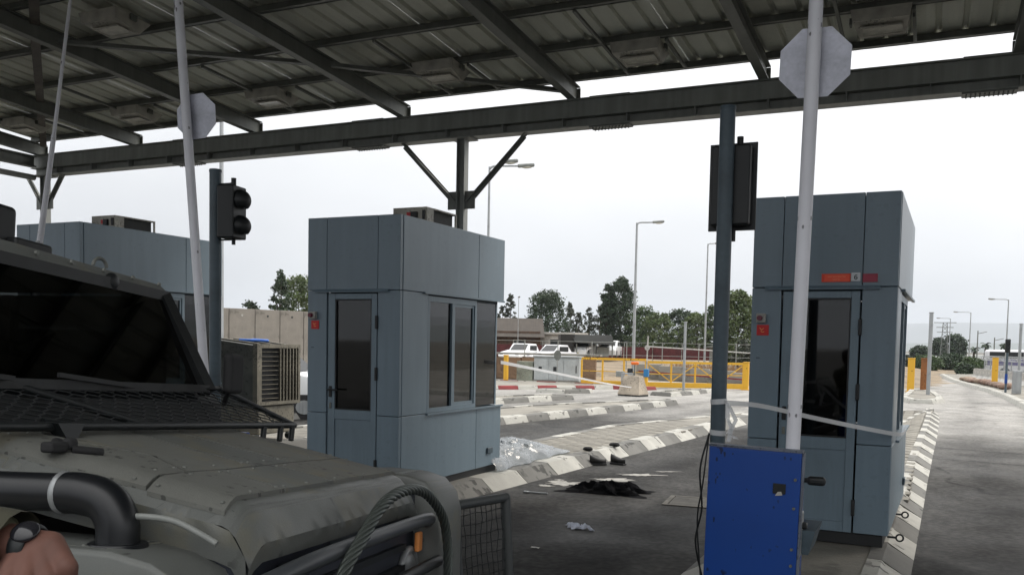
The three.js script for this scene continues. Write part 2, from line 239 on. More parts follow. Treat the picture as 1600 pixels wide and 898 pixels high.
{ // eaves beam: plate above, stiffened channel below
  const x0 = -13.2, x1 = 12.8;
  const mBeam = M([.36, .375, .35], { roughness: .5, map: rep(streakT, .8) }), b = part(canopy, 'eaves_beam', [span(x0, x1, 4.47, 4.484, BZ - .12, BZ + .08), span(x0, x1, 4.29, 4.469, BZ - .01, BZ + .03), span(x0, x1, 4.276, 4.289, BZ - .1, BZ + .055), span(x0, x1, 4.175, 4.275, BZ - .06, BZ - .045), span(x0, x1, 4.16, 4.174, BZ - .12, BZ + .07)], mBeam);
  const G = ready(bx(.012, .1, .1, 0, 4.225, BZ + .008)); for (let x = -12.6; x < 8; x += .78) part(b, 'stiffener', G, mSteelLight).position.x = x;
  for (const x of [-6.75, -3.45, .4, -9.9]) { const bolts = []; for (let k = 0; k < 11; k++) for (const dz of [-.06, .03]) bolts.push(cyl(.008, .008, .035, x - .2 + k * .04, 4.125, BZ + dz, 6)); const sp = part(b, 'splice_plate', span(x - .24, x + .24, 4.143, 4.158, BZ - .11, BZ + .06), mSteel); part(b, 'splice_plate', span(x - .24, x + .24, 4.486, 4.498, BZ - .1, BZ + .06), mSteel); part(sp, 'bolts', bolts, mSteel).userData.kind = 'stuff'; }
}
for (const [x, big] of [[-5.37, 1], [-12.93, 0], [2.9, 1], [11.2, 1]]) {
  const c = part(canopy, 'column', [span(x - .045, x + .045, 0, 4.142, BZ - .006, BZ + .006), span(x - .055, x - .0452, .0, 4.142, BZ - .055, BZ + .055), span(x + .0452, x + .055, 0, 4.142, BZ - .055, BZ + .055), bx(.3, .014, .26, x, 4.15, BZ), bx(.36, .02, .36, x, .145, BZ)], mSteelLight);
  const L = big ? .86 : .4, yb = big ? 3.38 : 3.72; for (const s of [-1, 1]) {
    part(canopy, 'column_brace', [bar([x + s * .075, yb, BZ], [x + s * L, 4.155, BZ], .09, .012), bar([x + s * .075, yb - .03, BZ], [x + s * (L - .02), 4.125, BZ], .012, .07)], mSteel);
    part(c, 'gusset_plate', [bx(.16, .22, .012, x + s * .11, yb + .02, BZ + .012)], mSteel);
  }
}
part(canopy, 'end_beam', [span(-13.12, -13.0, 4.28, 4.30, BZ + .1, ZN), span(-13.065, -13.055, 4.301, 4.44, BZ + .1, ZN), span(-13.12, -13.0, 4.441, 4.46, BZ + .1, ZN)], mSteel);
part(canopy, 'end_pipe', [rod([-13.05, 4.12, BZ + .1], [-13.05, 4.12, ZN], .045), bar([-13.05, 4.165, -9.2], [-13.05, 4.28, -9.2], .02, .02), bar([-13.05, 4.165, -6], [-13.05, 4.28, -6], .02, .02)], mSteelLight);
for (const [x0, z0, x1, z1] of [[-8.75, -6.7, -6.3, -8.15], [-6.15, -8.25, -3.98, -9.75]])
  part(canopy, 'wind_brace', [bar([x0, roofY(z0) - .125, z0], [x1, roofY(z1) - .125, z1], .075, .01), bar([x0, roofY(z0) - .105, z0], [x1, roofY(z1) - .105, z1], .01, .05)], mSteel);
for (const [x0, z0, x1, z1] of [[-12.9, -9.85, -10.98, -8.34], [-10.86, -8.25, -8.7, -6.55], [-8.56, -6.45, -6.3, -4.7]]) part(canopy, 'corner_brace', bar([x0, roofY(z0) - .06, z0], [x1, roofY(z1) - .06, z1], .095, .012), M([.16, .14, .12], { roughness: .7, map: rep(grimeT, 1) }));
for (let i = 0; i < rafX.length - 1; i++) for (const [dx, z0, z1] of [[-.36, -9.7, -8.0], [.28, -9.7, -8.9]]) { const x = (rafX[i] + rafX[i + 1]) / 2 + dx; part(canopy, 'lamp_rail', bar([x, roofY(z0) - .028, z0], [x, roofY(z1) - .028, z1], .03, .03), mSteel); }
const lampSpots = [[-12.1, -9.0, 'leftmost front lamp at the canopy corner'], [-10.0, -9.1, 'second front lamp from the canopy corner'], [-7.65, -9.1, 'front lamp right of the smaller octagonal sign back'], [-5.12, -8.95, 'front lamp above the middle booth'], [-2.85, -9.1, 'front lamp over the lane left of booth six'], [-.54, -9.08, 'front lamp to the right of the larger octagonal sign'], [-7.7, -6.75, 'lamp alone in the second row behind the front lamps']];
for (const [x, z, w] of lampSpots) {
  const t = thing('canopy_lamp', 'box shaped flood lamp under canopy, ' + w, 'lamp', [x, roofY(z) - .045, z], 0, 'flood lamps under the canopy roof');
  t.rotation.x = -SL; 
  part(t, 'housing', [hex8([[-.2, -.1, -.1], [.2, -.1, -.1], [.24, -.07, .24], [-.24, -.07, .24]].map(p => p), [[-.24, .03, -.2], [.24, .03, -.2], [.26, .03, .27], [-.26, .03, .27]])], mLampBody);
  part(t, 'lens', bx(.32, .008, .17, 0, -.096, .05).rotateX(.0), mLampGlass); part(t, 'lens_frame', [bx(.36, .012, .02, 0, -.1, -.045), bx(.36, .012, .02, 0, -.1, .145), bx(.02, .012, .17, -.17, -.1, .05), bx(.02, .012, .17, .17, -.1, .05)], mLampBody);
  for (const e of [-.27, .27]) part(t, 'bracket', bx(.02, .06, .08, e, .0, .05), mSteel);
}

// ================================================================ BOOTHS
function canvasTex(w, h, draw) { const c = document.createElement('canvas'); c.width = w; c.height = h; draw(c.getContext('2d'), w, h); const t = new THREE.CanvasTexture(c); t.colorSpace = THREE.SRGBColorSpace; t.magFilter = THREE.LinearFilter; return t; }
function face(w, h) { const g = new THREE.PlaneGeometry(w, h); g.userData.ready = true; return g; }
const fireT = canvasTex(128, 128, (c, w, h) => { c.fillStyle = '#c01616'; c.fillRect(0, 0, w, h); c.strokeStyle = '#e8b060'; c.lineWidth = 7; c.beginPath(); c.moveTo(28, 34); c.lineTo(52, 62); c.lineTo(76, 40); c.stroke(); c.beginPath(); c.arc(64, 70, 20, .5, 3); c.stroke(); });
function makeBooth(o) {
  const W = 1.09, D = 2.25, T = .045, g = .0022, hx = W / 2;    // local: x across, front face at z = 0, back at z = -D
  const b = thing('toll_booth', o.label, 'booth', o.pos, o.turn || 0, 'inspection booths');
  const y0 = .22, yL = .915, yP = 2.13, yT = 2.85, dl = -hx + .235, dr = dl + .6;
  const P = (n, x0, x1, ya, yb, z0, z1, m = mBooth, r = .006) => part(b, n, span(x0 + (x1 - x0 > .1 ? g : 0), x1 - (x1 - x0 > .1 ? g : 0), ya + g, yb - g, Math.min(z0, z1), Math.max(z0, z1), r), m);
  part(b, 'plinth', [span(-hx + .04, hx - .04, .125, y0, -D + .04, -.04)], mDark);
  part(b, 'joint_backing', [span(-hx + .012, dl - .01, y0, yT - .02, -T - .006, -T + .0), span(dr + .01, hx - .012, y0, yT - .02, -T - .006, -T + .0), span(dl - .01, dr + .01, 2.12, yT - .02, -T - .006, -T), span(hx - T - .006, hx - T, y0, .9, -D + .05, -.06), span(hx - T - .006, hx - T, yP - .04, yT - .02, -D + .05, -.06)], mJoint);
  // front wall panels
  for (const [xa, xb] of [[-hx, dl], [dr, hx]]) { P('wall_panel', xa, xb, y0, yL, -T, 0); P('wall_panel', xa, xb, yL, yP, -T, 0, mBoothB); P('parapet_panel', xa, xb, yP, yT, -T, .004); }
  P('parapet_panel', dl, dr, yP, yT, -T, .004, mBoothB);
  part(b, 'drip_cap', [hex8([[dl - .13, yP - .02, .004], [dr + .13, yP - .02, .004], [dr + .13, yP - .02, .035], [dl - .13, yP - .02, .035]], [[dl - .13, yP + .012, .006], [dr + .13, yP + .012, .006], [dr + .13, yP - .014, .035], [dl - .13, yP - .014, .035]])], mBoothFrame);
  // door
  const dn = part(b, 'door', [span(dl + .012, dl + .095, y0 + .0, 2.1, -.055, -.008, .004), span(dr - .075, dr - .012, y0, 2.1, -.055, -.008, .004), span(dl + .0955, dr - .0755, 2.045, 2.1, -.055, -.008, .004), span(dl + .0955, dr - .0755, .86, .955, -.055, -.008, .004), span(dl + .0955, dr - .0755, y0, .3, -.055, -.008, .004), span(dl + .0955, dr - .0755, .3005, .8595, -.045, -.022)], mBoothFrame);
  part(dn, 'pane', span(dl + .09, dr - .07, .95, 2.05, -.036, -.03), mGlassDark);
  part(dn, 'glazing_bead', [span(dl + .0965, dl + .107, .956, 2.044, -.03, -.012), span(dr - .087, dr - .0765, .956, 2.044, -.03, -.012), span(dl + .107, dr - .087, 2.033, 2.044, -.03, -.012), span(dl + .107, dr - .087, .956, .967, -.03, -.012)], mDark);
  for (const y of [1.82, 1.32, .42]) part(dn, 'hinge', rb(.026, .13, .03, dr - .004, y, .008, .008), mDark);
  part(dn, 'handle', [rb(.035, .11, .016, dl + .05, 1.13, 0, .008), rod([dl + .05, 1.15, .0], [dl + .05, 1.15, .045], .009), rod([dl + .045, 1.15, .045], [dl + .17, 1.15, .045], .009)], mDark);
  part(dn, 'lock', rb(.024, .06, .012, dl + .05, .99, -.002, .006), mSteel);
  // side walls: window band between z = -.55 and the back
  for (const s of [-1, 1]) {
    const xa = s * hx, xb = s * (hx - T), S = (n, ya, yb, za, zb, m = mBooth, dx = 0) => part(b, n, span(Math.min(xa + s * dx, xb), Math.max(xa + s * dx, xb), ya + g, yb - g, zb + g, za - g, .006), m);
    S('wall_panel', y0, yL, -T - .002, -1.62); S('wall_panel', y0, yL, -1.62, -D);
    S('wall_panel', yL, yP, -T - .002, -.53); S('parapet_panel', yP, yT, -T - .002, -1.62, mBooth, .003); S('parapet_panel', yP, yT, -1.62, -D - .03, mBooth, .003);
    part(b, 'drip_cap', [span(s * (hx + .003), s * (hx + .03), yP - .012, yP + .006, -D, -.42)], mBoothFrame);
    const xo = s * (hx - .004), xi = s * (hx - .05);
    const w = part(b, 'window', [span(xo, xi, .92, .965, -1.6, -.535), span(xo, xi, 2.05, 2.105, -1.6, -.535), span(xo, xi, .9655, 2.0495, -.575, -.535), span(xo, xi, .9655, 2.0495, -1.6, -1.56), span(xo, xi, .9655, 2.0495, -1.10, -1.04), span(xo - s * .012, xi, .9655, 1.0, -1.5595, -1.1005), span(xo - s * .012, xi, 2.02, 2.0495, -1.5595, -1.1005), span(xo - s * .012, xi, 1.0005, 2.0195, -1.5595, -1.53)], mBoothFrame);
    for (const [za, zb] of [[-1.055, -.57], [-1.545, -1.09]]) part(w, 'pane', span(s * (hx - .03), s * (hx - .036), .96, 2.055, zb + .0, za), mGlassDark);
    part(w, 'sill', span(s * (hx + .0), s * (hx + .028), .9, .918, -D, -.5), mBoothFrame);
    part(b, 'corner_pane', span(s * (hx - .05), s * (hx - .056), .925, 2.12, -D + .05, -1.605), mGlassDark);
    part(b, 'corner_post', span(s * (hx - .045), s * (hx - .085), .92, 2.125, -D + .05, -D + .085), mBoothFrame);
  }
  // back wall, roof, floor, inside
  P('wall_panel', -hx + T, hx - T, y0, yL, -D, -D + T); P('parapet_panel', -hx + T + .002, hx - T - .002, yP, yT, -D - .03, -D + T - .03); part(b, 'rear_pane', span(-hx + .09, hx - .09, .92, 2.125, -D + .06, -D + .066), mGlassDark);
  part(b, 'roof', [span(-hx + .06, hx - .06, 2.60, 2.64, -D + .06, -.06)], mInside); part(b, 'floor', [span(-hx + .06, hx - .06, y0 + .002, .26, -D + .06, -.06)], mInside);
  part(b, 'desk', [span(-hx + .07, hx - .07, .86, .89, -D + .1, -1.5), span(hx - .4, hx - .07, .86, .89, -1.49, -.62), span(hx - .36, hx - .33, .262, .859, -1.3, -.7)], M([.09, .07, .05], { roughness: .6 }));
  part(b, 'desk_monitor', [rb(.34, .24, .03, .05, 1.12, -1.75, .01), bx(.04, .12, .03, .05, .95, -1.77), bx(.18, .012, .14, .05, .896, -1.76)], mDark);
  part(b, 'stool', [cyl(.16, .15, .07, -.15, .62, -1.1), cyl(.02, .02, .36, -.15, .262, -1.1), rb(.34, .38, .05, -.15, .93, -.93, .02)], mDark);
  // emergency switch and notice left of the door
  const sx = -hx + .085; const sb = part(b, 'switch_box', rb(.075, .075, .045, sx, 1.885, .024, .008), mWhitePl); part(sb, 'knob', cyl(.022, .02, .03, 0, 0, 0, 14).rotateX(Math.PI / 2).translate(sx - .006, 1.885, .046), M([.14, .008, .03], { roughness: .35 }));
  const ns = part(b, 'notice', rb(.095, .085, .004, sx + .012, 1.79, .004, .001), mRed); const nf = part(ns, 'print', face(.088, .078), M([1, 1, 1], { map: fireT, roughness: .5 })); nf.position.set(sx + .012, 1.79, .0072);
  part(b, 'keyhole_plate', rb(.03, .012, .003, sx - .02, 1.565, .002, .001), mPolePaint);
  part(b, 'side_vent', [rb(.02, .07, .13, hx + .012, .40, -1.95, .008)], mPolePaint);
  if (o.ac) { const a = thing('air_conditioner', o.acLabel, 'air conditioner', [o.pos[0] + .33, 2.66 + o.pos[1], o.pos[2] - .5], 0, 'air conditioners on booth roofs');
    part(a, 'casing', [span(-.2, .2, .0, .33, -.62, -.0, .01)].map(q => q) && [span(-.2, .2, 0, .33, -.14, 0, .008), span(-.2, .2, .315, .33, -.62, -.1405), span(-.2, .2, 0, .02, -.62, -.1405), span(.185, .2, .02, .3148, -.62, -.597), span(-.2, -.185, .02, .3148, -.62, -.597)], mLampBody);
    part(a, 'coil', span(-.17, .165, .021, .314, -.585, -.142), M([.02, .022, .02], { roughness: .6, bumpMap: rep(grainT, 5), bumpScale: .004 }));
    part(a, 'rotary_switch', [rb(.075, .075, .03, .06, .245, .014, .006)], mDark); part(a, 'switch_label', rb(.05, .05, .004, -.01, .255, .003, .001), mRed); part(a, 'side_box', rb(.025, .09, .025, .17, .25, .012, .004), mBlack);
  }
  return b;
}
makeBooth({ pos: [-.795, 0, -7.4], turn: -.022, label: 'grey blue booth numbered 6 beside the right hand lane' });
{ // sign strip on booth six (fixed to it: child parts)
  const b = scene.children.find(c => c.name === 'toll_booth');
  const sT = canvasTex(256, 64, (c, w, h) => { c.fillStyle = '#d8391c'; c.fillRect(0, 0, w, h); c.fillStyle = '#e9502c'; c.fillRect(26, 6, w - 36, h - 12); c.fillStyle = '#f2a27a'; c.font = '17px sans-serif'; for (const [y, x, n] of [[27, 50, 15], [48, 96, 6]]) for (let k = 0; k < n; k++) c.fillRect(x + k * 11, y - 6, 7, 3 + (k * 7 % 4)); });
  const nT = canvasTex(64, 64, (c, w, h) => { c.fillStyle = '#c9ccd0'; c.fillRect(0, 0, w, h); c.fillStyle = '#15181c'; c.font = 'bold 52px sans-serif'; c.textAlign = 'center'; c.textBaseline = 'middle'; c.fillText('6', w / 2, h / 2 + 3); });
  const pT = canvasTex(128, 64, (c, w, h) => { c.fillStyle = '#8e1f38'; c.fillRect(0, 0, w, h); c.fillStyle = '#9c2c44'; c.fillRect(8, 10, w - 16, h - 20); });
  for (const [n, x0, x1, t, dy] of [['direction_sign', -.01 - .0, .205, sT, 0], ['number_plate', .208, .275, nT, .006], ['red_sticker', .29, .40, pT, -.004]]) { const p = part(b, n, rb(x1 - x0, .066, .006, (x0 + x1) / 2, 2.2 + dy, .008, .001), mWhitePl); const f = part(p, 'print', face(x1 - x0 - .002, .064), M([1, 1, 1], { map: t, roughness: .45 })); f.position.set((x0 + x1) / 2, 2.2 + dy, .0135); }
}
makeBooth({ pos: [-5.155, 0, -7.3], label: 'middle grey blue booth with an air conditioner, next to the black clothes', ac: 1, acLabel: 'flat air conditioner with red switch on the middle booth roof' });
makeBooth({ pos: [-9.5, .1, -7.3], label: 'left grey blue booth partly hidden behind the dark jeep', ac: 1, acLabel: 'flat air conditioner on the left booth roof behind the jeep' });
// ================================================================ BARRIERS, TRAFFIC LIGHTS
function barrier(pos, label, arm0, arm1, sign, detail) {
  const t = thing('barrier_gate', label, 'barrier', pos, 0, 'raised lane barriers');
  part(t, 'cabinet', [span(-.2, .2, .12, .92, -.34, 0, .01)], mBlue);
  const d = part(t, 'door_panel', [span(-.232, .215, .0 + .13, 1.15, .06, .085, .006)], mBlue); d.rotation.z = -.018;
  part(d, 'folded_rim', [span(-.235, .218, 1.1505, 1.162, .03, .088), span(.2165, .225, .13, 1.15, .03, .08)], M([.20, .24, .33], { roughness: .5, map: rep(grimeT, 2) }));  // paler rim colour paints in the highlight on top edge and side
  if (detail) {
    part(d, 'lock_plate', rb(.06, .05, .006, .118, .97, .088, .002), mBlack); part(d, 'torn_sticker', hex8([[.10, .935, .0915], [.135, .94, .0915], [.135, .94, .093], [.10, .935, .093]], [[.112, .955, .0915], [.128, .957, .0915], [.128, .957, .093], [.112, .955, .093]]), mWhitePl);
    for (const y of [1.02, .88, .68, .6]) part(d, 'rivet', cyl(.008, .006, .012, 0, 0, 0, 8).rotateX(Math.PI / 2).translate(.19, y, .086), mSteel);
    part(t, 'release_handle', [rod([.2, 1.0, -.05], [.26, 1.0, -.05], .012), rb(.09, .045, .04, .29, 1.0, -.05, .018)], mBlack);
    part(t, 'latch', rb(.05, .03, .05, .235, .78, -.02, .008), mBlack); part(t, 'bracket', [hex8([[.2, .64, -.3], [.27, .64, -.3], [.27, .64, 0], [.2, .64, 0]], [[.2, .76, -.3], [.3, .76, -.3], [.3, .76, 0], [.2, .76, 0]])], mPolePaint);
  }
  const a = V3(...arm0), b = V3(...arm1); part(t, 'arm', rod(a, b, .034, .033, 24), mWhitePole); part(t, 'arm_clamp', rb(.13, .22, .12, arm0[0], arm0[1] + .02, arm0[2], .01), mGalv);
  const s = new THREE.Shape(); for (let k = 0; k < 8; k++) { const q = Math.PI / 8 + k * Math.PI / 4, r = sign.r / Math.cos(Math.PI / 8); s[k ? 'lineTo' : 'moveTo'](Math.cos(q) * r, Math.sin(q) * r); }
  const g = new THREE.ExtrudeGeometry(s, { depth: .004, bevelEnabled: false }), m = part(t, 'octagonal_sign', g, mSignBack, 'plain grey back of an octagonal sign'); m.position.set(...sign.at); m.rotation.set(0, sign.turn, sign.tilt || 0);
  return t;
}
barrier([-.78, 0, -4.55], 'blue barrier cabinet with raised white arm in front of booth six', [.173, .72, 0], [.233, 4.6, 0], { at: [.21, 3.03, -.06], r: .165, turn: 0, tilt: -.03 }, true);
barrier([-4.95, 0, -5.05], 'raised white arm barrier rising behind the dark jeep', [.123, .72, 0], [-.287, 5.1, 0], { at: [-.07, 3.28, -.055], r: .165, turn: .15, tilt: .06 }, false);
// third, thinner arm at the far left
{ const t = thing('thin_barrier', 'thin pale barrier arm raised at the far left before the left booth', 'barrier', [-8.05, 0, -6.05]);
  part(t, 'cabinet', span(-.2, .2, .0, .92, -.34, 0, .01), mBlue); part(t, 'arm', [rod([-.02, .7, .05], [.11, 2.45, .05], .024, .024), rod([.11, 2.45, .05], [.34, 3.55, .05], .03, .022), rod([.34, 3.55, .05], [.66, 5.2, .05], .018, .014)], mWhitePole); part(t, 'arm_joint', [rod([.105, 2.40, .05], [.125, 2.55, .05], .034)], mGalv); }
function trafficLight(pos, label, top, head, turn) {
  const t = thing('traffic_light', label, 'traffic light', pos, 0, 'lane traffic lights');
  part(t, 'pole', [cyl(.046, .046, top - .1, 0, .1, 0, 24), cyl(.05, .047, .02, 0, top - .005, 0, 24), cyl(.11, .11, .03, 0, .1, 0, 16)], mPolePaint);
  const h = new THREE.Group(); h.name = 'signal_head'; h.position.set(...head); h.rotation.y = turn; t.add(h);
  part(h, 'housing', [span(-.1, .1, -.205, .205, -.09, .055, .012)], mBlack);
  for (const y of [-.1, .1]) { part(h, 'visor', new THREE.SphereGeometry(.085, 20, 14, 0, Math.PI, 0, 2.35).scale(1, 1, 1.0).translate(0, y - .005, .058), mBlack); part(h, 'lens', new THREE.SphereGeometry(.08, 16, 8, 0, 6.3, 0, .7).rotateX(Math.PI / 2).scale(1, 1, .4).translate(0, y, .03), M([.03, .03, .03], { roughness: .15 })); }
  return [t, h];
}
{ const [t, h] = trafficLight([-5.21, 0, -5.5], 'black two lamp traffic light on dark pole between jeep and middle booth', 2.96, [.17, 2.63, -.02], Math.PI * .56);
  part(t, 'mount', [bar([.04, 2.86, -.02], [.17, 2.86, -.02], .012, .012), rod([.17, 2.82, -.02], [.17, 2.9, -.02], .02), rod([.17, 2.38, -.02], [.17, 2.43, -.02], .015), bar([.04, 2.42, -.02], [.16, 2.42, -.02], .012, .012)], mBlack); }
{ const [t, h] = trafficLight([-1.172, 0, -5.5], 'traffic light seen from behind on dark pole left of booth six', 3.08, [.02, 2.63, -.125], Math.PI);
  h.scale.set(1.18, 1.18, 1.1); part(h, 'backboard', [span(-.122, .122, -.225, .225, -.012, .0)], mBlack); part(t, 'mount', [rod([.06, 2.86, -.1], [.06, 2.93, -.1], .02), bar([0, 2.8, -.06], [.03, 2.8, -.1], .05, .03), rod([.03, 2.3, -.12], [.03, 2.38, -.12], .015)], mBlack);
  part(t, 'cable', [tube([[-.045, 1.12, .03], [-.09, .9, .05], [-.075, .65, .04], [-.11, .45, .03], [-.06, .2, .02]], .006), tube([[-.05, 1.1, .02], [-.07, .8, .06], [-.1, .6, .04], [-.07, .2, .03]], .005)], mBlack); }
// ================================================================ barrier tape
function ribbon(name, label, pts, w, twist = 0) {
  const c = new THREE.CatmullRomCurve3(pts.map(p => V3(...p))), n = 60; const L = [];
  const at = t => { const p = c.getPoint(t), a = twist * t + .25 * Math.sin(t * 9); return [[p.x, p.y + w / 2 * Math.cos(a), p.z + w / 2 * Math.sin(a)], [p.x, p.y - w / 2 * Math.cos(a), p.z - w / 2 * Math.sin(a)]]; };
  for (let i = 0; i < n; i++) { const [a, b] = at(i / n), [d, e] = at((i + 1) / n); L.push([a, b, e, d]); }
  return single(name, label, 'tape', quads(L), mTapeW);
}
ribbon('barrier_tape', 'white tape stretched from dark pole across the front of booth six', [[-1.12, 1.31, -5.47], [-1.0, 1.28, -5.85], [-.72, 1.16, -6.6], [-.45, 1.07, -7.1], [-.225, 1.015, -7.36], [-.18, 1.0, -7.6], [-.17, 1.0, -8.0]], .032, .3);
ribbon('barrier_tape', 'white tape running from the middle booth out towards the pale barrier block', [[-4.55, 1.42, -9.4], [-5.55, 1.13, -13.9], [-7.0, .72, -20.3], [-8.62, .30, -27.4]], .04, .6);
{ const g = []; for (const [y, tl] of [[1.315, .1], [1.125, -.06]]) { const q = new THREE.CylinderGeometry(.05, .05, .032, 24, 1, true).rotateZ(tl).translate(-1.172, y, -5.5); g.push(q); }
  const hang = [[-1.11, 1.31, -5.46], [-1.1, 1.22, -5.43], [-1.07, 1.16, -5.42], [-1.09, 1.08, -5.42]], hang2 = [[-1.1, 1.3, -5.45], [-1.05, 1.21, -5.43], [-1.09, 1.13, -5.42], [-1.04, 1.1, -5.42]];
  for (const h of [hang, hang2]) for (let i = 0; i < 3; i++) { const [a, b] = [h[i], h[i + 1]]; g.push(quads([[[a[0] - .012, a[1], a[2]], [a[0] + .012, a[1], a[2] + .01], [b[0] + .014, b[1], b[2]], [b[0] - .012, b[1], b[2] + .01]]])); }
  const t = thing('tape_knot', 'white tape knotted round the dark pole with loose hanging ends', 'tape'); part(t, 'loop', g[0], mTapeW); part(t, 'loop', g[1], mTapeW); part(t, 'loose_end', g.slice(2, 5), mTapeW); part(t, 'loose_end', g.slice(5), mTapeW); }

// ================================================================ THINGS LYING ON THE ROAD
function rag(nu, nv, f) { return toCreasedNormals(mergeVertices(surf(f, nu, nv)), .9); }
{ const g = rag(70, 46, (u, v) => { const a = u * 2 - 1, b = v * 2 - 1, r = Math.min(1, Math.hypot(a, b)), th = Math.atan2(b, a), R0 = .62 + .75 * fbm(Math.cos(th) * 1.6 + 7, Math.sin(th) * 1.6 + 3, 3), n = fbm(u * 6 + 3, v * 5, 4), fold = 1 - Math.min(1, 5 * Math.abs(fbm(u * 8 + v * 3, v * 8 - u * 2, 2) - .5)); const e = Math.pow(Math.max(0, 1 - Math.pow(r, 3)), .7); const h = e * (.015 + .17 * Math.max(0, n - .22) + .045 * fold); return [a * .45 * R0 + .05 * (fbm(u * 8 + 20, v * 8, 2) - .5), .004 + h, b * .23 * R0 + .05 * (fbm(u * 8, v * 8 + 30, 2) - .5)]; });
  const m = single('black_clothes', 'crumpled black clothes lying on the road right of middle booth', 'clothes', g, M([.006, .006, .007], { roughness: 1, sheen: .0, specularIntensity: .15 })); m.position.set(-3.25, 0, -9.5); m.rotation.y = .06; }
{ const shoe = (x, z, t, label) => { const o = thing('shoe', label, 'shoe', [x, .0, z], t, 'black shoes left at the kerb'); o.scale.set(.9, 1.15, .85); const g = surf((u, v) => { const a = u * 2 * Math.PI, s = v, w = .045 * Math.sqrt(Math.max(.02, Math.sin(Math.min(1, .08 + s * .95) * Math.PI))) * (1 + .15 * s), h = .05 + .055 * Math.pow(1 - s, 1.5); return [Math.cos(a) * w, .02 + h / 2 + Math.sin(a) * h / 2, (s - .5) * .27]; }, 16, 14); part(o, 'upper', g, M([.018, .017, .016], { roughness: .6 })); part(o, 'sole', rb(.09, .022, .27, 0, .012, 0, .01), mRubber); };
  shoe(-4.08, -11.55, 2.2, 'black shoe touching the white kerb stone behind the clothes'); shoe(-3.86, -11.75, 1.3, 'black shoe on the road just right of the shoe at the kerb'); }
{ const mk = (x, z, s, label) => { const m = single('dark_bundle', label, 'bundle', rag(16, 12, (u, v) => { const a = u * 2 * Math.PI, b = v * Math.PI, n = .75 + .5 * fbm(u * 4, v * 4 + s * 9, 3); return [Math.cos(a) * Math.sin(b) * s * n * 1.5, s * .55 + Math.cos(b) * s * .6 * n, Math.sin(a) * Math.sin(b) * s * n]; }), M([.014, .014, .014], { roughness: .9 })); m.position.set(x, .14, z); };
  mk(-4.36, -11.9, .05, 'small dark bundle on the island beside the plastic sheet end'); mk(-4.2, -12.6, .055, 'second small dark bundle further along the island kerb'); }
{ // clear plastic sheet
  const g = rag(110, 60, (u, v) => { const a = u * 2 - 1, b = v * 2 - 1, e = Math.pow(Math.max(0, 1 - Math.pow(Math.abs(b), 2.4)), .8) * (a < -.2 ? 1 : Math.max(0, 1 - Math.pow((a + .2) / 1.2, 2))), n = fbm(u * 9, v * 5 + 2, 4), f = Math.abs(fbm(u * 13 + v * 9, v * 5 - u * 7, 3) - .5), f2 = Math.abs(fbm(u * 30 + 4, v * 16 + u * 12, 2) - .5); const y = e * .235 * (.72 + .5 * n) + .16 * (.22 - f) * (.2 + e) + .05 * (.2 - f2) * (.4 + e); return [-5.02 + b * .50 + .03 * Math.sin(u * 23), .15 + Math.max(.004, y), -10.55 - a * 1.2 + .08 * n]; });
  single('plastic_sheet', 'crumpled clear plastic sheet spread over the island behind the middle booth', 'plastic sheet', g, M([.50, .54, .57], { transmission: .8, roughness: .14, thickness: 0 })); }
{ const m = single('crumpled_tissue', 'crumpled white tissue alone on the dark asphalt', 'tissue', rag(30, 22, (u, v) => { const a = u * 2 - 1, b = v * 2 - 1, n = fbm(u * 7, v * 6, 3), q = Math.abs(fbm(u * 9 + 3, v * 9, 2) - .5); return [a * .10 + .04 * b + .05 * (fbm(u * 6, v * 6 + 9, 2) - .5), .004 + .09 * Math.max(0, n - .3) * (1 - .6 * a * a) + .10 * (.22 - q) * (1 - b * b), b * .045 * (1 + .8 * Math.sin(u * 6 + 1)) + .05 * a + .05 * (fbm(u * 6 + 5, v * 6, 2) - .5)]; }), M([.66, .69, .78], { roughness: .8 })); m.position.set(-2.79, .0, -7.45); m.rotation.y = .3; }
single('metal_tool', 'small pale metal tool lying by the kerb of the middle booth', 'tool', [rod([-3.98, .012, -8.95], [-3.74, .012, -8.97], .009), rb(.06, .02, .04, -3.99, .012, -8.95, .008)], mGalv);
{ const m = single('paper_scrap', 'small pale paper scrap on asphalt by the jeep lamp guard', 'paper', rag(8, 6, (u, v) => [(u - .5) * .07, .004 + .012 * fbm(u * 3, v * 3, 2), (v - .5) * .035]), M([.6, .58, .54], { roughness: .8 })); m.position.set(-2.83, 0, -6.55); }
{ // spilled white powder: thin irregular patches
  const blob = (x, z, w, d, t, s) => { const sp = new THREE.Shape(); for (let k = 0; k < 64; k++) { const a = k / 64 * 2 * Math.PI, r = .15 + 1.35 * Math.pow(fbm(Math.cos(a) * 2.6 + s, Math.sin(a) * 2.6 + s, 4), 1.3); sp[k ? 'lineTo' : 'moveTo'](Math.cos(a) * w * r, Math.sin(a) * d * r); } return new THREE.ExtrudeGeometry(sp, { depth: .003, bevelEnabled: false }).rotateX(-Math.PI / 2).rotateY(t).translate(x, .003, z); };
  const P = [blob(-3.85, -9.78, .30, .22, .1, 1), blob(-3.5, -10.35, .42, .17, .35, 5), blob(-3.3, -10.95, .34, .12, .5, 9), blob(-4.0, -9.5, .12, .09, .1, 14), blob(-3.62, -9.62, .1, .07, .3, 17), blob(-4.02, -10.0, .07, .06, .3, 21), blob(-3.1, -11.4, .2, .05, .6, 25)];
  const m = single('white_powder', 'white powder spilled on asphalt around the black clothes', 'powder', P, M([.66, .66, .64], { roughness: .95, map: rep(grimeT, 4) })); m.userData.kind = 'stuff'; }
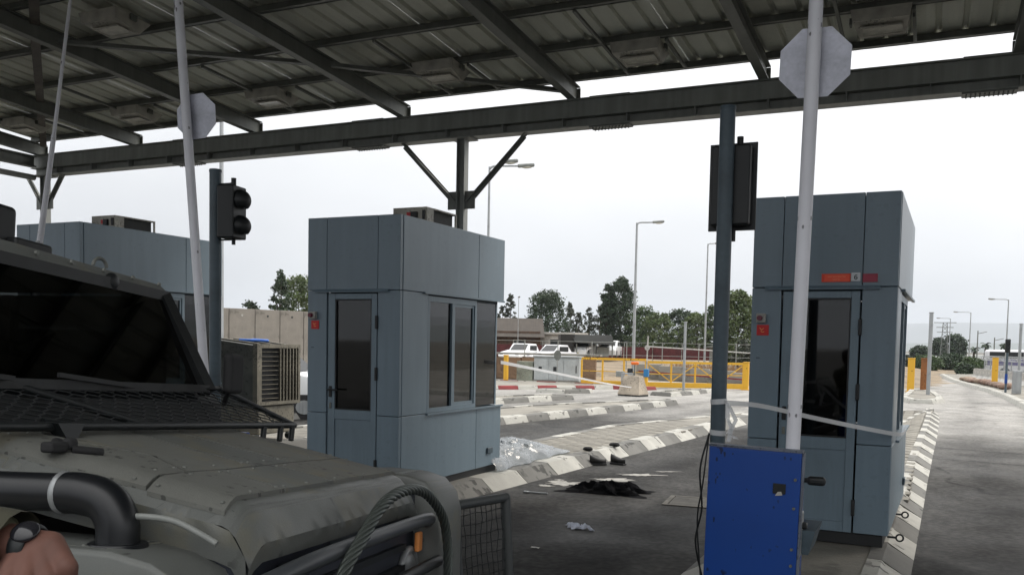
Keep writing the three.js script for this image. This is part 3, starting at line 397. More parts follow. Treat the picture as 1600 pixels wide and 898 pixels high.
{ const t = thing('drain_cover', 'square pale drain cover set in the asphalt left of the blue cabinet', 'drain cover', [-2.2, .004, -9.35], .1); part(t, 'frame', [bx(.62, .012, .05, 0, 0, .28), bx(.62, .012, .05, 0, 0, -.28), bx(.05, .012, .51, -.285, 0, 0), bx(.05, .012, .51, .285, 0, 0)], M([.16, .155, .145], { roughness: .9, map: rep(concT, 2) })); part(t, 'lid', bx(.5, .01, .5, 0, -.001, 0), M([.10, .098, .092], { roughness: .9, map: rep(concT, 2) })); }
for (const [x, y, z, l] of [[-.19, .16, -8.7, 'small black ring fixed low on the right side of booth six'], [-.2, .17, -7.55, 'small black ring by the front corner of booth six']]) { const t = thing('tie_ring', l, 'ring', [x, y, z]); part(t, 'ring', new THREE.TorusGeometry(.026, .007, 8, 20).translate(.03, .02, 0), mBlack); part(t, 'stem', rod([-.06, .02, 0], [.01, .02, 0], .009), mBlack); }

// ================================================================ EVAPORATIVE COOLER
{ const t = thing('evaporative_cooler', 'beige portable evaporative cooler with slatted outlet behind the jeep', 'cooler', [-9.12, .13, -10.5], 1.55);
  const mB = M([.30, .285, .235], { roughness: .6, map: rep(grimeT, 1) }), mG = M([.155, .165, .155], { roughness: .65, map: rep(grimeT, 1) });
  part(t, 'base_tank', [span(-.42, .42, .12, .56, -.42, .40, .03)], mB); part(t, 'body', [hex8([[-.5, .56, -.45], [.5, .56, -.45], [.5, .56, .36], [-.5, .56, .36]], [[-.5, 1.58, -.45], [.5, 1.58, -.45], [.5, 1.5, .36], [-.5, 1.5, .36]])], mG);
  part(t, 'outlet_frame', [span(-.5, .5, .58, .63, .3605, .45), span(-.5, .5, 1.46, 1.52, .3605, .45), span(-.5, -.4, .6305, 1.4595, .3605, .45), span(.45, .5, .6305, 1.4595, .3605, .45)], mB); part(t, 'outlet_recess', span(-.4, .45, .63, 1.46, .362, .368), mDark);
  for (let k = 0; k < 11; k++) part(t, 'louvre', bx(.84, .008, .045, .025, .68 + k * .072, .40), mB);
  for (let k = 0; k < 6; k++) part(t, 'vane', bx(.02, .82, .03, .03 + k * .075, 1.045, .435), mB);
  for (let k = 0; k < 3; k++) part(t, 'top_rib', hex8([[-.36 + k * .27, 1.58, -.42], [-.30 + k * .27, 1.58, -.42], [-.30 + k * .27, 1.51, .33], [-.36 + k * .27, 1.51, .33]], [[-.36 + k * .27, 1.60, -.42], [-.30 + k * .27, 1.60, -.42], [-.30 + k * .27, 1.53, .33], [-.36 + k * .27, 1.53, .33]]), mB);
  for (let k = 0; k < 4; k++) part(t, 'side_louvre', bx(.02, .03, .6, -.507, .75 + k * .2, -.05), mG);
  for (const [x, z] of [[-.36, -.34], [.36, -.34], [-.36, .32], [.36, .32]]) { const w = part(t, 'caster', new THREE.CylinderGeometry(.055, .055, .035, 16).rotateZ(Math.PI / 2).translate(x, .055, z), mBlack); part(w, 'fork', bx(.06, .05, .05, x, .105, z), mGalv); }
  t.scale.setScalar(.94); part(t, 'tank_handle', [span(-.1, .1, .33, .35, .4005, .43), span(-.1, -.08, .24, .3295, .4005, .43), span(.08, .1, .24, .3295, .4005, .43)], mB);
  const h = thing('blue_hose', 'coiled blue hose lying on top of the beige cooler', 'hose', [-9.05, 1.57, -10.5], 1.55); h.scale.setScalar(.75); part(h, 'coil', [tube([[-.1, .05, -.2], [.1, .06, -.25], [.25, .05, -.1], [.1, .05, .05], [-.1, .05, -.05], [-.35, .055, -.25]], .028)], M([.02, .12, .5], { roughness: .4 })); }
// ================================================================ JEEP (tilted: its near wheels stand on a kerb)
structure('kerb_platform', span(-7, -.75, -.02, .125, -1.62, 1.5), mConc);
const jeep = thing('jeep', 'dark grey green armoured jeep with black snorkel and mesh below its windscreen', 'jeep');
{
  const u = V3(.9737, .006, -.2274), v = V3(-.2263, -.084, -.9704), up = V3(-.025, .9964, -.0808);
  u.normalize(); const side = v.clone().negate(); side.sub(u.clone().multiplyScalar(side.dot(u))).normalize(); up.copy(side.clone().cross(u));
  jeep.applyMatrix4(new THREE.Matrix4().makeBasis(u, up, side).setPosition(-2.383, .086, -1.984));
  const P = (s, l, h) => V3(s, h, -l), A = (s, l, h) => [s, h, -l];
  const nearW = s => -(.615 + .06 * (.78 - s)), farW = s => .70 + .03 * (.78 - s);
  const hood = (s, l) => { const n = nearW(s), f = farW(s), c = (n + f) / 2, w = (f - n) / 2, q = Math.abs(l - c) / w; let h = 1.262 - .2 * s; h -= .055 * Math.pow(clamp((q - .86) / .14), 2); if (s > .755) { const t = (s - .755) / .075; h -= .085 * t * t; } return h + .004 * (fbm(s * 5, l * 5, 2) - .5); };
  const hoodG = surf((a, b) => { const s = b < .9 ? -.03 + b / .9 * .785 : .755 + (b - .9) / .1 * .075, l = nearW(Math.min(s, .78)) + (farW(Math.min(s, .78)) - nearW(Math.min(s, .78))) * a; return A(s, l, hood(s, l)); }, 44, 40);
  const skirt = surf((a, b) => { const s = .83, l = nearW(.78) + (farW(.78) - nearW(.78)) * a; return A(s - .01 * b, l, hood(s, l) - .05 * b); }, 30, 2), sN = surf((a, b) => { const s = -.03 + .85 * a, l = nearW(Math.min(s, .78)); return A(s, l + .01 * b, hood(s, l) - .09 * b); }, 20, 2), sF = surf((a, b) => { const s = -.03 + .85 * a, l = farW(Math.min(s, .78)); return A(s, l - .01 * b, hood(s, l) - .09 * b); }, 20, 2);
  const bonnet = part(jeep, 'bonnet', toCreasedNormals(mergeVertices(mergeGeometries([hoodG, skirt, sN, sF].map(prep))), 1.0), mJeep);
  const mP = [M([.165, .168, .154], { roughness: .68, map: rep(jeepT, 1.4), bumpMap: rep(grainT, 4), bumpScale: .001 }), M([.153, .16, .15], { roughness: .64, map: rep(jeepT, .9), bumpMap: rep(grainT, 4), bumpScale: .001 }), M([.172, .172, .155], { roughness: .7, map: rep(jeepT, 1.7), bumpMap: rep(grainT, 4), bumpScale: .001 })];
  let pk = 0;
  const plate = (s0, s1, l0, l1, rd = .02) => { // slab lying on the bonnet, edges rounded in plan, l as function of s allowed
    const L0 = typeof l0 === 'function' ? l0 : () => l0, L1 = typeof l1 === 'function' ? l1 : () => l1, t = .012;
    const f = (a, b, o) => { const s = s0 + (s1 - s0) * b, l = L0(s) + (L1(s) - L0(s)) * a; return A(s, l, hood(s, l) + o); };
    const top = surf((a, b) => f(a, b, t), 14, 12), e = [[(a, b) => f(a, 0, t * b)], [(a, b) => f(a, 1, t * (1 - b))], [(a, b) => f(0, a, t * (1 - b))], [(a, b) => f(1, a, t * b)]].map(([g]) => surf(g, 12, 1));
    const m = part(bonnet, 'bonnet_plate', [top, ...e], mP[pk++ % 3]);
    const bolts = []; for (const [a, b] of [[.06, .08], [.94, .08], [.06, .92], [.94, .92], [.5, .08], [.5, .92]]) { const q = f(a, b, t); bolts.push(cyl(.007, .005, .004, q[0], q[1] - .001, q[2], 8)); } part(m, 'bolts', bolts, mSteel).userData.kind = 'stuff';
  };
  const mc = s => s < .37 ? -.47 + (s - .06) * .5 : -.315 - (s - .37) * .6;
  plate(.545, .75, s => nearW(s) + .02, -.28); plate(.545, .75, -.27, .063); plate(.545, .75, .073, s => farW(s) - .05);
  plate(.05, .535, s => mc(s), -.04); plate(.05, .535, -.03, .2); plate(.05, .535, .21, s => farW(s) - .06); plate(.05, .535, s => nearW(s) + .03, s => mc(s) - .016);
  // latch on the bonnet, bracket, side rail
  part(jeep, 'bonnet_latch', [rb(.04, .028, .06, .27, 1.228, .60, .008), rb(.03, .03, .035, .28, 1.236, .555, .01), tube([A(.29, -.56, 1.222), A(.32, -.53, 1.218), A(.335, -.50, 1.214)], .011, 12), tube([A(.26, -.59, 1.232), A(.24, -.555, 1.242), A(.262, -.53, 1.228)], .009, 12)], mRubber);
  part(jeep, 'wiper_bracket', [rod(A(.1, -.44, 1.28), A(.13, -.36, 1.27), .018), hex8([A(.13, -.40, 1.225), A(.16, -.40, 1.225), A(.16, -.38, 1.225), A(.13, -.38, 1.225)], [A(.1, -.44, 1.285), A(.15, -.44, 1.285), A(.15, -.33, 1.285), A(.1, -.33, 1.285)])], mBlack);
  part(jeep, 'side_rail', tube([A(.50, -.70, 1.072), A(.6, -.69, 1.078), A(.67, -.68, 1.07), A(.73, -.675, 1.045), A(.775, -.67, 1.022)], .008, 30, 8), mSteelLight);
  // wings
  const wing = (prof, l0, l1, mat, name) => { const s = new THREE.Shape(); prof.forEach(([a, b], i) => s[i ? 'lineTo' : 'moveTo'](a, b)); const g = new THREE.ExtrudeGeometry(s, { depth: Math.abs(l1 - l0) - .03, bevelEnabled: true, bevelSize: .015, bevelThickness: .015, bevelSegments: 3 }).translate(0, 0, -Math.max(l0, l1) + .015); return part(jeep, name, toCreasedNormals(g, .6), mat); };
  const nearProf = [[-.35, 1.015], [.58, .995], [.68, .975], [.75, .94], [.79, .88], [.80, .78], [.80, .62], [.72, .60]]; for (let k = 0; k <= 10; k++) { const a = k / 10 * Math.PI; nearProf.push([.33 + Math.cos(a) * .38, .45 + Math.sin(a) * .4]); } nearProf.push([-.35, .45]);
  const farProf = [[-.35, 1.05], [.3, 1.085], [.6, 1.098], [.76, 1.088], [.83, 1.068], [.875, 1.02], [.895, .95], [.9, .62], [.72, .6]]; for (let k = 0; k <= 10; k++) { const a = k / 10 * Math.PI; farProf.push([.33 + Math.cos(a) * .38, .45 + Math.sin(a) * .4]); } farProf.push([-.35, .45]);
  const wn = wing(nearProf, -.80, -.585, mJeepSide, 'wing'), wf = wing(farProf, .745, 1.05, mJeepSide, 'wing');
  part(wn, 'wing_plate', [hex8([A(-.02, -.775, 1.0), A(.575, -.765, 1.0), A(.60, -.62, 1.0), A(-.02, -.60, 1.0)], [A(-.02, -.775, 1.0235), A(.57, -.765, 1.011), A(.595, -.62, 1.011), A(-.02, -.60, 1.0235)])], mJeep);
  { const b = []; for (let k = 0; k < 9; k++) b.push(cyl(.007, .005, .005, .05 + k * .062, 1.018 - k * .0012, .752, 8)); for (let k = 0; k < 4; k++) b.push(cyl(.007, .005, .005, .572, 1.009, .74 - k * .035, 8)); part(wn, 'rivets', b, mSteel).userData.kind = 'stuff'; }
  part(wf, 'tread_plate', [hex8([A(.32, .76, 1.09), A(.74, .76, 1.09), A(.74, 1.035, 1.09), A(.32, 1.035, 1.09)], [A(.32, .76, 1.104), A(.74, .76, 1.107), A(.74, 1.035, 1.107), A(.32, 1.035, 1.104)])], M([.2, .21, .2], { roughness: .4, metalness: .3, bumpMap: rep(softT, 14), bumpScale: .008 }));
  // front: grille, plate mark, bars, bumper
  part(jeep, 'front_panel', [hex8([A(.70, -.60, .45), A(.80, -.60, .45), A(.80, .75, .45), A(.70, .75, .45)], [A(.72, -.60, 1.03), A(.80, -.60, 1.03), A(.80, .75, 1.03), A(.72, .75, 1.03)])], M([.02, .024, .035], { roughness: .5 }));
  for (let k = 0; k < 6; k++) part(jeep, 'grille_bar', bar(A(.815, -.42, .55 + k * .075), A(.815, .58, .55 + k * .075), .02, .022), mBlack);
  part(jeep, 'guard_bar', [tube([A(.86, -.6, .92), A(.9, -.4, .95), A(.91, .1, .96), A(.9, .62, .955), A(.86, .72, .93)], .024, 40, 10)], M([.05, .055, .06], { roughness: .4 }));
  part(jeep, 'guard_bar', [tube([A(.9, -.6, .78), A(.92, 0, .79), A(.9, .75, .78)], .022, 30, 10)], mBlack);
  { const t = canvasTex(128, 64, (c, w, h) => { c.fillStyle = '#565d63'; c.fillRect(0, 0, w, h); c.strokeStyle = '#14181d'; c.lineWidth = 9; c.beginPath(); c.moveTo(14, 14); c.lineTo(46, 12); c.lineTo(34, 52); c.moveTo(60, 10); c.lineTo(68, 52); c.moveTo(78, 12); c.lineTo(96, 50); c.moveTo(104, 12); c.lineTo(114, 44); c.stroke(); }); const m = part(jeep, 'unit_mark', face(.26, .085), M([1, 1, 1], { map: t, roughness: .6 })); m.position.copy(P(.803, .06, .985)); m.rotation.y = Math.PI / 2; }
  part(jeep, 'marker_lamp', [rb(.02, .075, .05, .835, .855, -.70, .008)], M([.75, .28, .08], { roughness: .25 }));
  part(jeep, 'bumper', [span(.80, .98, .44, .58, -.95, .75, .02)], mBlack);
  part(jeep, 'headlamp', [new THREE.SphereGeometry(.085, 18, 10, 0, 6.3, 0, 1.5).scale(1, .4, 1).rotateZ(-Math.PI / 2).translate(.80, .74, -.66), new THREE.TorusGeometry(.09, .014, 8, 24).rotateY(Math.PI / 2).translate(.81, .74, -.66)], mGalv);
  // lamp guard frame on the far corner
  { const a = P(.855, 1.11, .955), b = P(1.017, 1.414, .975), dn = V3(.03, -.46, -.02), fr = [a.clone(), b.clone(), b.clone().add(dn), a.clone().add(dn)];
    const gd = part(jeep, 'lamp_guard', [rod(fr[0], fr[1], .022), rod(fr[1], fr[2], .022), rod(fr[2], fr[3], .022), rod(fr[3], fr[0], .03), ...fr.map(p => new THREE.SphereGeometry(.023, 10, 8).translate(p.x, p.y, p.z)), bar(a.clone().add(V3(-.22, .01, .1)), a.clone().add(V3(0, -.02, 0)), .04, .02), bar(a.clone().add(V3(-.2, -.32, .12)), a.clone().add(V3(0, -.34, 0)), .04, .04), rod(fr[0].clone().add(V3(-.06, 0, .03)), fr[3].clone().add(V3(-.06, 0, .03)), .035)], M([.045, .05, .05], { roughness: .5 }));
    const w = []; for (let k = 1; k < 10; k++) { const p = a.clone().lerp(b, k / 10); let q = p.clone(); for (let j = 1; j <= 6; j++) { const r = p.clone().addScaledVector(dn, j / 6); r.x += rr(-.006, .006); r.z += rr(-.008, .008); w.push(rod(q, r, .0022, .0022, 5)); q = r; } } for (let j = 1; j < 10; j++) { let q = a.clone().addScaledVector(dn, j / 10); for (let k = 1; k <= 5; k++) { const r = a.clone().lerp(b, k / 5).addScaledVector(dn, j / 10); if (k < 5) r.y += rr(-.006, .006); w.push(rod(q, r, .0022, .0022, 5)); q = r; } }
    const wm = part(gd, 'wire_mesh', w, mBlack); wm.userData.kind = 'stuff'; }
  // steel rope loop
  { const c = new THREE.CatmullRomCurve3([P(.97, -.50, .70), P(.965, -.40, .82), P(.95, -.321, .904), P(.95, -.213, .971), P(.95, -.015, 1.068), P(.95, .226, 1.092), P(.95, .442, 1.053), P(.95, .659, .928), P(.95, .726, .731), P(.94, .72, .55)]);
    const strands = []; const F = c.computeFrenetFrames(160); for (let k = 0; k < 6; k++) { const pts = []; for (let i = 0; i <= 160; i++) { const p = c.getPointAt(i / 160), a = k / 6 * 2 * Math.PI + i * .32; pts.push(p.addScaledVector(F.normals[i], Math.cos(a) * .012).addScaledVector(F.binormals[i], Math.sin(a) * .012)); } strands.push(new THREE.TubeGeometry(new THREE.CatmullRomCurve3(pts), 200, .0072, 6)); }
    part(jeep, 'wire_rope', strands, mRope, 'thick twisted steel rope looped over the front'); }
  // snorkel
  { const sn = part(jeep, 'snorkel', [tube([A(-.5, -.80, 1.38), A(-.38, -.79, 1.22), A(-.2, -.75, 1.138), A(.1, -.72, 1.126), A(.38, -.70, 1.126)], .046, 50, 22), tube([A(.38, -.70, 1.126), A(.44, -.70, 1.125), A(.50, -.70, 1.108), A(.53, -.70, 1.065), A(.535, -.70, 1.0)], .05, 40, 24)], mPipe, 'black air intake pipe with bend'); part(sn, 'clamp', new THREE.TorusGeometry(.049, .0035, 8, 30).scale(1, 1, 2.4).rotateY(Math.PI / 2).translate(.385, 1.126, .70), mGalv); part(sn, 'foot', cyl(.072, .066, .012, .535, 1.003, .70, 24), mPipe); }
  // mesh panel in front of the windscreen
  { const lo = t => P(.12, -.75 + 1.84 * t, 1.275), hi = t => P(-.02, -.75 + 1.43 * t, 1.37 + .05 * t);
    const f = part(jeep, 'mesh_frame', [rod(lo(0), lo(1), .013), rod(hi(0), hi(1), .01), rod(lo(1), hi(1), .012), rod(lo(0), hi(0), .012), rod(lo(.42), hi(.25), .013)], mBlack);
    const w = []; const N = 10, C = 44; for (let j = 1; j < N; j++) { let q = null; for (let k = 0; k <= C; k++) { const t = k / C, r = hi(t).lerp(lo(t), (j + .35 * ((k + j) % 2 ? 1 : -1) * .8) / N); if (q) w.push(rod(q, r, .0028, .0028, 5)); q = r; } } for (let k = 1; k < C; k++) for (let j = 0; j < N; j++) if ((k + j) % 2) { const t = k / C; w.push(rod(hi(t).lerp(lo(t), (j + .28) / N), hi(t).lerp(lo(t), (j + .72) / N), .0028, .0028, 4)); }
    part(f, 'wire_mesh', w, mBlack).userData.kind = 'stuff';
    part(jeep, 'scuttle', [hex8([A(-.06, -.78, 1.0), A(.0, -.78, 1.0), A(.0, .74, 1.0), A(-.06, .74, 1.0)], [A(-.06, -.78, 1.40), A(-.03, -.78, 1.36), A(-.03, .72, 1.36), A(-.06, .72, 1.40)])], mBlack);
    for (const l of [.80, .95, 1.06]) part(f, 'mesh_bracket', rod(P(.125, l, 1.27), P(.13, l - .02, 1.21), .012), mBlack); }
  // cab: windscreen frame, pillars, glass, roof, body
  const wb = .60, wt = .675, hb = 1.40, ht = 1.80, sb = -.02, st = -.28;
  const mCab = M([.018, .021, .024], { roughness: .5, map: rep(grimeT, 1) });
  part(jeep, 'windscreen_frame', [bar(A(sb, wb - .0, hb), A(st, wt - .01, ht - .01), .05, .05), bar(A(sb, -.74, hb - .04), A(st, -.70, ht - .01), .05, .05), bar(A(sb - .01, -.74, hb - .015), A(sb - .01, wb, hb + .015), .045, .03), bar(A(st, -.70, ht - .012), A(st, wt, ht - .012), .05, .04)], mCab);
  part(jeep, 'windscreen', quads([[A(sb - .015, -.70, hb - .01), A(sb - .015, wb, hb), A(st + .005, wt, ht), A(st + .005, -.68, ht)]]), M([.035, .04, .04], { transmission: 1, roughness: .03, thickness: 0, specularIntensity: .5 }));
  const roof = part(jeep, 'roof', [hex8([A(-3.3, -.72, ht + .02), A(st + .02, -.70, ht + .0), A(st + .02, wt + .01, ht + .0), A(-3.3, wt + .02, ht + .02)], [A(-3.3, -.70, ht + .085), A(st - .015, -.68, ht + .062), A(st - .015, wt - .01, ht + .035), A(-3.3, wt - .01, ht + .085)])], mJeepSide);
  { const g = []; for (let k = 0; k < 7; k++) g.push(cyl(.009, .007, .008, 0, 0, 0, 8).rotateZ(-Math.PI / 2).translate(st + .012, ht + .03, -(-.4 + k * .17))); g.forEach(q => part(roof, 'bolt', q, mSteel)); }
  part(roof, 'shackle', [new THREE.TorusGeometry(.03, .0065, 8, 20, Math.PI).rotateY(Math.PI / 2 - .2).translate(st - .03, ht + .05, -.315)], mSteel);
  part(roof, 'roof_bump', new THREE.SphereGeometry(.035, 14, 10).scale(.6, 1, 1).translate(st + .012, ht - .005, -.33), mBlack);
  part(roof, 'beacon', [rb(.14, .16, .14, -.55, ht + .14, -.03, .02), rb(.16, .05, .18, -.52, ht + .085, -.14, .012)], mCab);
  part(jeep, 'door', [span(-1.1, -.08, .5, 1.36, .745, .785, .015), span(-1.1, -.34, 1.361, 1.40, .745, .78), span(-1.1, -1.04, 1.40, 1.80, .72, .775), bar(A(-.34, -.765, 1.38), A(-.32, -.72, 1.79), .04, .04)], mJeepSide);
  part(jeep, 'door', [span(-1.1, -.08, .5, 1.36, -.785, -.745, .015), span(-1.1, -1.04, 1.40, 1.80, -.775, -.72)], mJeepSide);
  const gl = M([.10, .11, .11], { transmission: 1, roughness: .03, thickness: 0 });
  part(jeep, 'side_window', span(-1.04, -.34, 1.40, 1.80, .745, .75), gl); part(jeep, 'side_window', span(-1.04, -.3, 1.36, 1.80, -.75, -.745), gl);
  part(jeep, 'rear_body', [span(-3.3, -1.11, .5, 1.80, .74, .78, .01), span(-3.3, -1.11, .5, 1.80, -.78, -.74, .01), span(-3.3, -3.26, .5, 1.80, -.739, .739), span(-3.26, -.1, .46, .5, -.739, .739), span(-.1, -.07, .5, 1.3, -.739, .739)], mJeepSide);
  { const s = part(jeep, 'bulkhead', [span(-1.75, -1.72, .5, 1.25, -.72, .72)], mDark); }
  for (const z of [-.36, .36]) part(jeep, 'seat', [rb(.5, .14, .48, -.95, .82, z, .05), rb(.14, .62, .46, -1.2, 1.12, z, .05), rb(.09, .16, .24, -1.22, 1.5, z, .04)], mDark);
  part(jeep, 'steering_wheel', [new THREE.TorusGeometry(.19, .014, 8, 30).rotateY(Math.PI / 2).rotateZ(.5).translate(-.5, 1.18, .36), rod(A(-.3, -.36, 1.08), A(-.5, -.36, 1.18), .02)], mBlack);
  part(jeep, 'dashboard', [span(-.42, -.1, .95, 1.22, -.73, .73, .04)], mDark);
  part(jeep, 'side_mirror', [rb(.04, .155, .11, .10, 1.475, -.58, .03), rod(A(.10, .55, 1.41), A(.02, .66, 1.36), .01)], mRubber);
  for (const l of [.1, -.45]) part(jeep, 'wiper', bar(A(.01, l, 1.405), A(.0, l - .36, 1.425), .012, .014), mDark);
  for (const [s, l] of [[.33, -.69], [.33, .86], [-2.25, -.69], [-2.25, .86]]) { const w = part(jeep, 'wheel', new THREE.TorusGeometry(.235, .105, 12, 36).translate(0, 0, 0).scale(1, 1, 1.05).translate(s, .335, -l), mTyre); part(w, 'rim', new THREE.CylinderGeometry(.17, .17, .16, 24).rotateX(Math.PI / 2).translate(s, .335, -l), mSteel); part(w, 'hub', new THREE.CylinderGeometry(.06, .07, .22, 14).rotateX(Math.PI / 2).translate(s, .335, -l), mBlack); }
  part(jeep, 'axle', [rod(A(.33, -.69, .335), A(.33, .86, .335), .05), rod(A(-2.25, -.69, .335), A(-2.25, .86, .335), .05), span(-2.6, .8, .38, .455, -.35, -.27), span(-2.6, .8, .38, .455, .27, .35)], mBlack);
  jeep.children.filter(c => c.name === 'wheel').forEach(c => c.userData.kind = undefined);
}

// ================================================================ PERSON at the left edge (mostly out of frame)
{
  const caps = []; const cap = (a, b, ra, rb_, g) => caps.push({ a: V3(...a), b: V3(...b), ra, rb: rb_, g });
  const sd = (p, c) => { const ab = c.b.clone().sub(c.a), t = clamp(p.clone().sub(c.a).dot(ab) / ab.lengthSq()); return p.distanceTo(c.a.clone().addScaledVector(ab, t)) - (c.ra + (c.rb - c.ra) * t); };
  function field(list, lo, size, res, k) {
    const mc = new MarchingCubes(res, new THREE.MeshBasicMaterial(), false, false, 120000); mc.isolation = 0; const h = size / 2, p = V3(0, 0, 0), L = list.map(c => ({ ...c, ab: c.b.clone().sub(c.a), l2: c.b.distanceToSquared(c.a) }));
    for (let z = 0; z < res; z++) for (let y = 0; y < res; y++) for (let x = 0; x < res; x++) {
      const px = lo[0] + size * x / res, py = lo[1] + size * y / res, pz = lo[2] + size * z / res; let d = 9;
      for (const c of L) { const ax = px - c.a.x, ay = py - c.a.y, az = pz - c.a.z, t = clamp((ax * c.ab.x + ay * c.ab.y + az * c.ab.z) / (c.l2 || 1e-9)); const e = Math.hypot(ax - c.ab.x * t, ay - c.ab.y * t, az - c.ab.z * t) - (c.ra + (c.rb - c.ra) * t); const hh = Math.max(k - Math.abs(d - e), 0) / k; d = Math.min(d, e) - hh * hh * k / 4; }
      mc.field[x + y * res + z * res * res] = -d;
    }
    mc.update(); const n = mc.count, g = new THREE.BufferGeometry(), pos = new Float32Array(n * 3);
    for (let i = 0; i < n; i++) { pos[3 * i] = lo[0] + (mc.positionArray[3 * i] + 1) * h; pos[3 * i + 1] = lo[1] + (mc.positionArray[3 * i + 1] + 1) * h; pos[3 * i + 2] = lo[2] + (mc.positionArray[3 * i + 2] + 1) * h; }
    g.setAttribute('position', new THREE.BufferAttribute(pos, 3)); g.setAttribute('normal', new THREE.BufferAttribute(mc.normalArray.slice(0, n * 3), 3)); return g;
  }
  const X = -1.50, Z = -.34;   // stands on the kerb platform
  const W0 = V3(-0.892, 1.412, -0.668), FA = V3(-0.949, 1.418, -0.653), body = [], B = (a, b, r, s) => body.push({ a: V3(...a), b: V3(...b), ra: r, rb: s });
  B([X, .95, Z], [X, 1.18, Z], .125, .14); B([X - .05, 1.25, Z - .1], [X - .05, 1.25, Z + .1], .115, .115); B([X, .9, Z - .07], [X, .9, Z + .07], .12, .12); B([X, 1.3, Z], [X + .02, 1.42, Z], .06, .05);
  for (const s of [-1, 1]) { B([X, .88, Z + s * .08], [X + .03, .55, Z + s * .1], .085, .065); B([X + .03, .55, Z + s * .1], [X, .22, Z + s * .1], .062, .045); B([X - .03, .17, Z + s * .1], [X + .13, .165, Z + s * .11], .045, .04); }
  B([X - .02, 1.28, Z - .16], [-1.138, 1.430, -0.589], .058, .048); B([-1.138, 1.430, -0.589], [-0.949, 1.418, -0.653], .048, .034); B([X - .02, 1.3, Z + .16], [X + .05, 1.05, Z + .26], .058, .048); B([X + .05, 1.05, Z + .26], [X + .2, .95, Z + .2], .045, .034);
  const head = [{ a: V3(X + .02, 1.50, Z), b: V3(X + .02, 1.57, Z), ra: .075, rb: .085 }, { a: V3(X + .06, 1.475, Z), b: V3(X + .06, 1.53, Z), ra: .05, rb: .055 }, { a: V3(X + .108, 1.525, Z), b: V3(X + .122, 1.505, Z), ra: .012, rb: .015 }, { a: V3(X + .02, 1.42, Z), b: V3(X + .02, 1.5, Z), ra: .048, rb: .05 }, { a: V3(X + .02, 1.52, Z - .085), b: V3(X + .02, 1.545, Z - .087), ra: .016, rb: .02 }, { a: V3(X + .02, 1.52, Z + .085), b: V3(X + .02, 1.545, Z + .087), ra: .016, rb: .02 }];
  // hand: knuckles turned to the camera, fingers hanging down, thumb on the left
  const f = V3(.70, -.50, .51).normalize(), s = V3(.906, .0, -.424); s.sub(f.clone().multiplyScalar(s.dot(f))).normalize(); const n = f.clone().cross(s).normalize(); if (n.y < 0) n.negate();
  const dn = V3(.06, -1, -.02).normalize(), cu = V3(-.45, -.8, -.4).normalize();
  const at = (a, b, c) => W0.clone().addScaledVector(f, a).addScaledVector(s, b).addScaledVector(n, c), hand = [], H = (a, b, r, q) => hand.push({ a, b, ra: r, rb: q });
  H(FA, W0.clone(), .024, .0205); for (let k = 0; k < 4; k++) { const b = -.029 + k * .0198, L = [.040, .044, .041, .033][k], K = at(.058 - Math.abs(k - 1.2) * .005, b, .003 + .002 * (k % 2)); H(W0.clone().addScaledVector(s, b * .5), K, .0145, .0112); const A1 = K.clone().addScaledVector(dn, L).addScaledVector(s, (k - 1.5) * .0022), A2 = A1.clone().addScaledVector(cu, L * .62), A3 = A2.clone().addScaledVector(V3(-.8, -.3, -.5).normalize(), L * .42); H(K, A1, .0098, .0088); H(A1, A2, .0088, .008); H(A2, A3, .008, .007); }
  { const t0 = at(.008, -.02, -.006), t1 = at(.03, -.047, -.014), t2 = t1.clone().addScaledVector(V3(.15, -.95, .1).normalize(), .032), t3 = t2.clone().addScaledVector(V3(.3, -.9, -.1).normalize(), .026); H(t0, t1, .016, .012); H(t1, t2, .0115, .010); H(t2, t3, .0095, .008); }
  const gB = field(body, [X - .75, .1, Z - .85], 1.6, 128, .06), gH = field(head, [X - .17, 1.36, Z - .2], .42, 80, .02), gh = field(hand, [W0.x - .13, W0.y - .19, W0.z - .13], .28, 96, .0045);
  const paint = (g, col) => { const n = g.attributes.position.count, c = new Float32Array(n * 3); for (let i = 0; i < n; i++) c.set(col(g.attributes.position.getX(i), g.attributes.position.getY(i), g.attributes.position.getZ(i)), 3 * i); g.setAttribute('color', new THREE.BufferAttribute(c, 3)); return g; };
  const skin = [.115, .052, .038], olive = [.085, .082, .05];
  const p = thing('person', 'person in olive sleeves with black wristwatch at the lower left edge', 'person');
  part(p, 'body', [paint(gB, (x, y, z) => (y < .2 ? [.02, .02, .02] : olive)), paint(gH, (x, y, z) => y > 1.575 || (x < X + .0 && y > 1.5) ? [.02, .015, .012] : skin), paint(gh, (x, y, z) => { const k = .8 + .45 * fbm(x * 90 + 50, (y + z) * 90, 3); return [skin[0] * k, skin[1] * (k * .9 + .08), skin[2] * (k * .85 + .1)]; })], M([1, 1, 1], { vertexColors: true, roughness: .7 }));
  part(p, 'sleeve', [tube([[-1.138, 1.430, -0.589], [-1.043, 1.424, -0.621], [-0.949, 1.418, -0.653], [-0.914, 1.414, -0.662]], .0385, 40, 14)], M([.055, .053, .033], { roughness: .9, map: rep(blotchT, 6) }));
  const wq = new THREE.Quaternion().setFromUnitVectors(V3(0, 0, 1), W0.clone().sub(FA).normalize()); const wp = W0.clone().lerp(FA, .16);
  const strap = part(p, 'wristwatch', new THREE.TorusGeometry(.0225, .0045, 10, 30).scale(1.0, 1.0, 2.2).applyQuaternion(wq).translate(wp.x, wp.y, wp.z), mBlack); const fc = wp.clone().addScaledVector(V3(.3, .85, .42).normalize(), .0225); part(strap, 'dial', new THREE.SphereGeometry(.0155, 20, 12).scale(1, 1, .45).applyQuaternion(new THREE.Quaternion().setFromUnitVectors(V3(0, 0, 1), V3(.25, .82, .5).normalize())).translate(fc.x, fc.y, fc.z), M([.015, .015, .018], { roughness: .12 }));
}
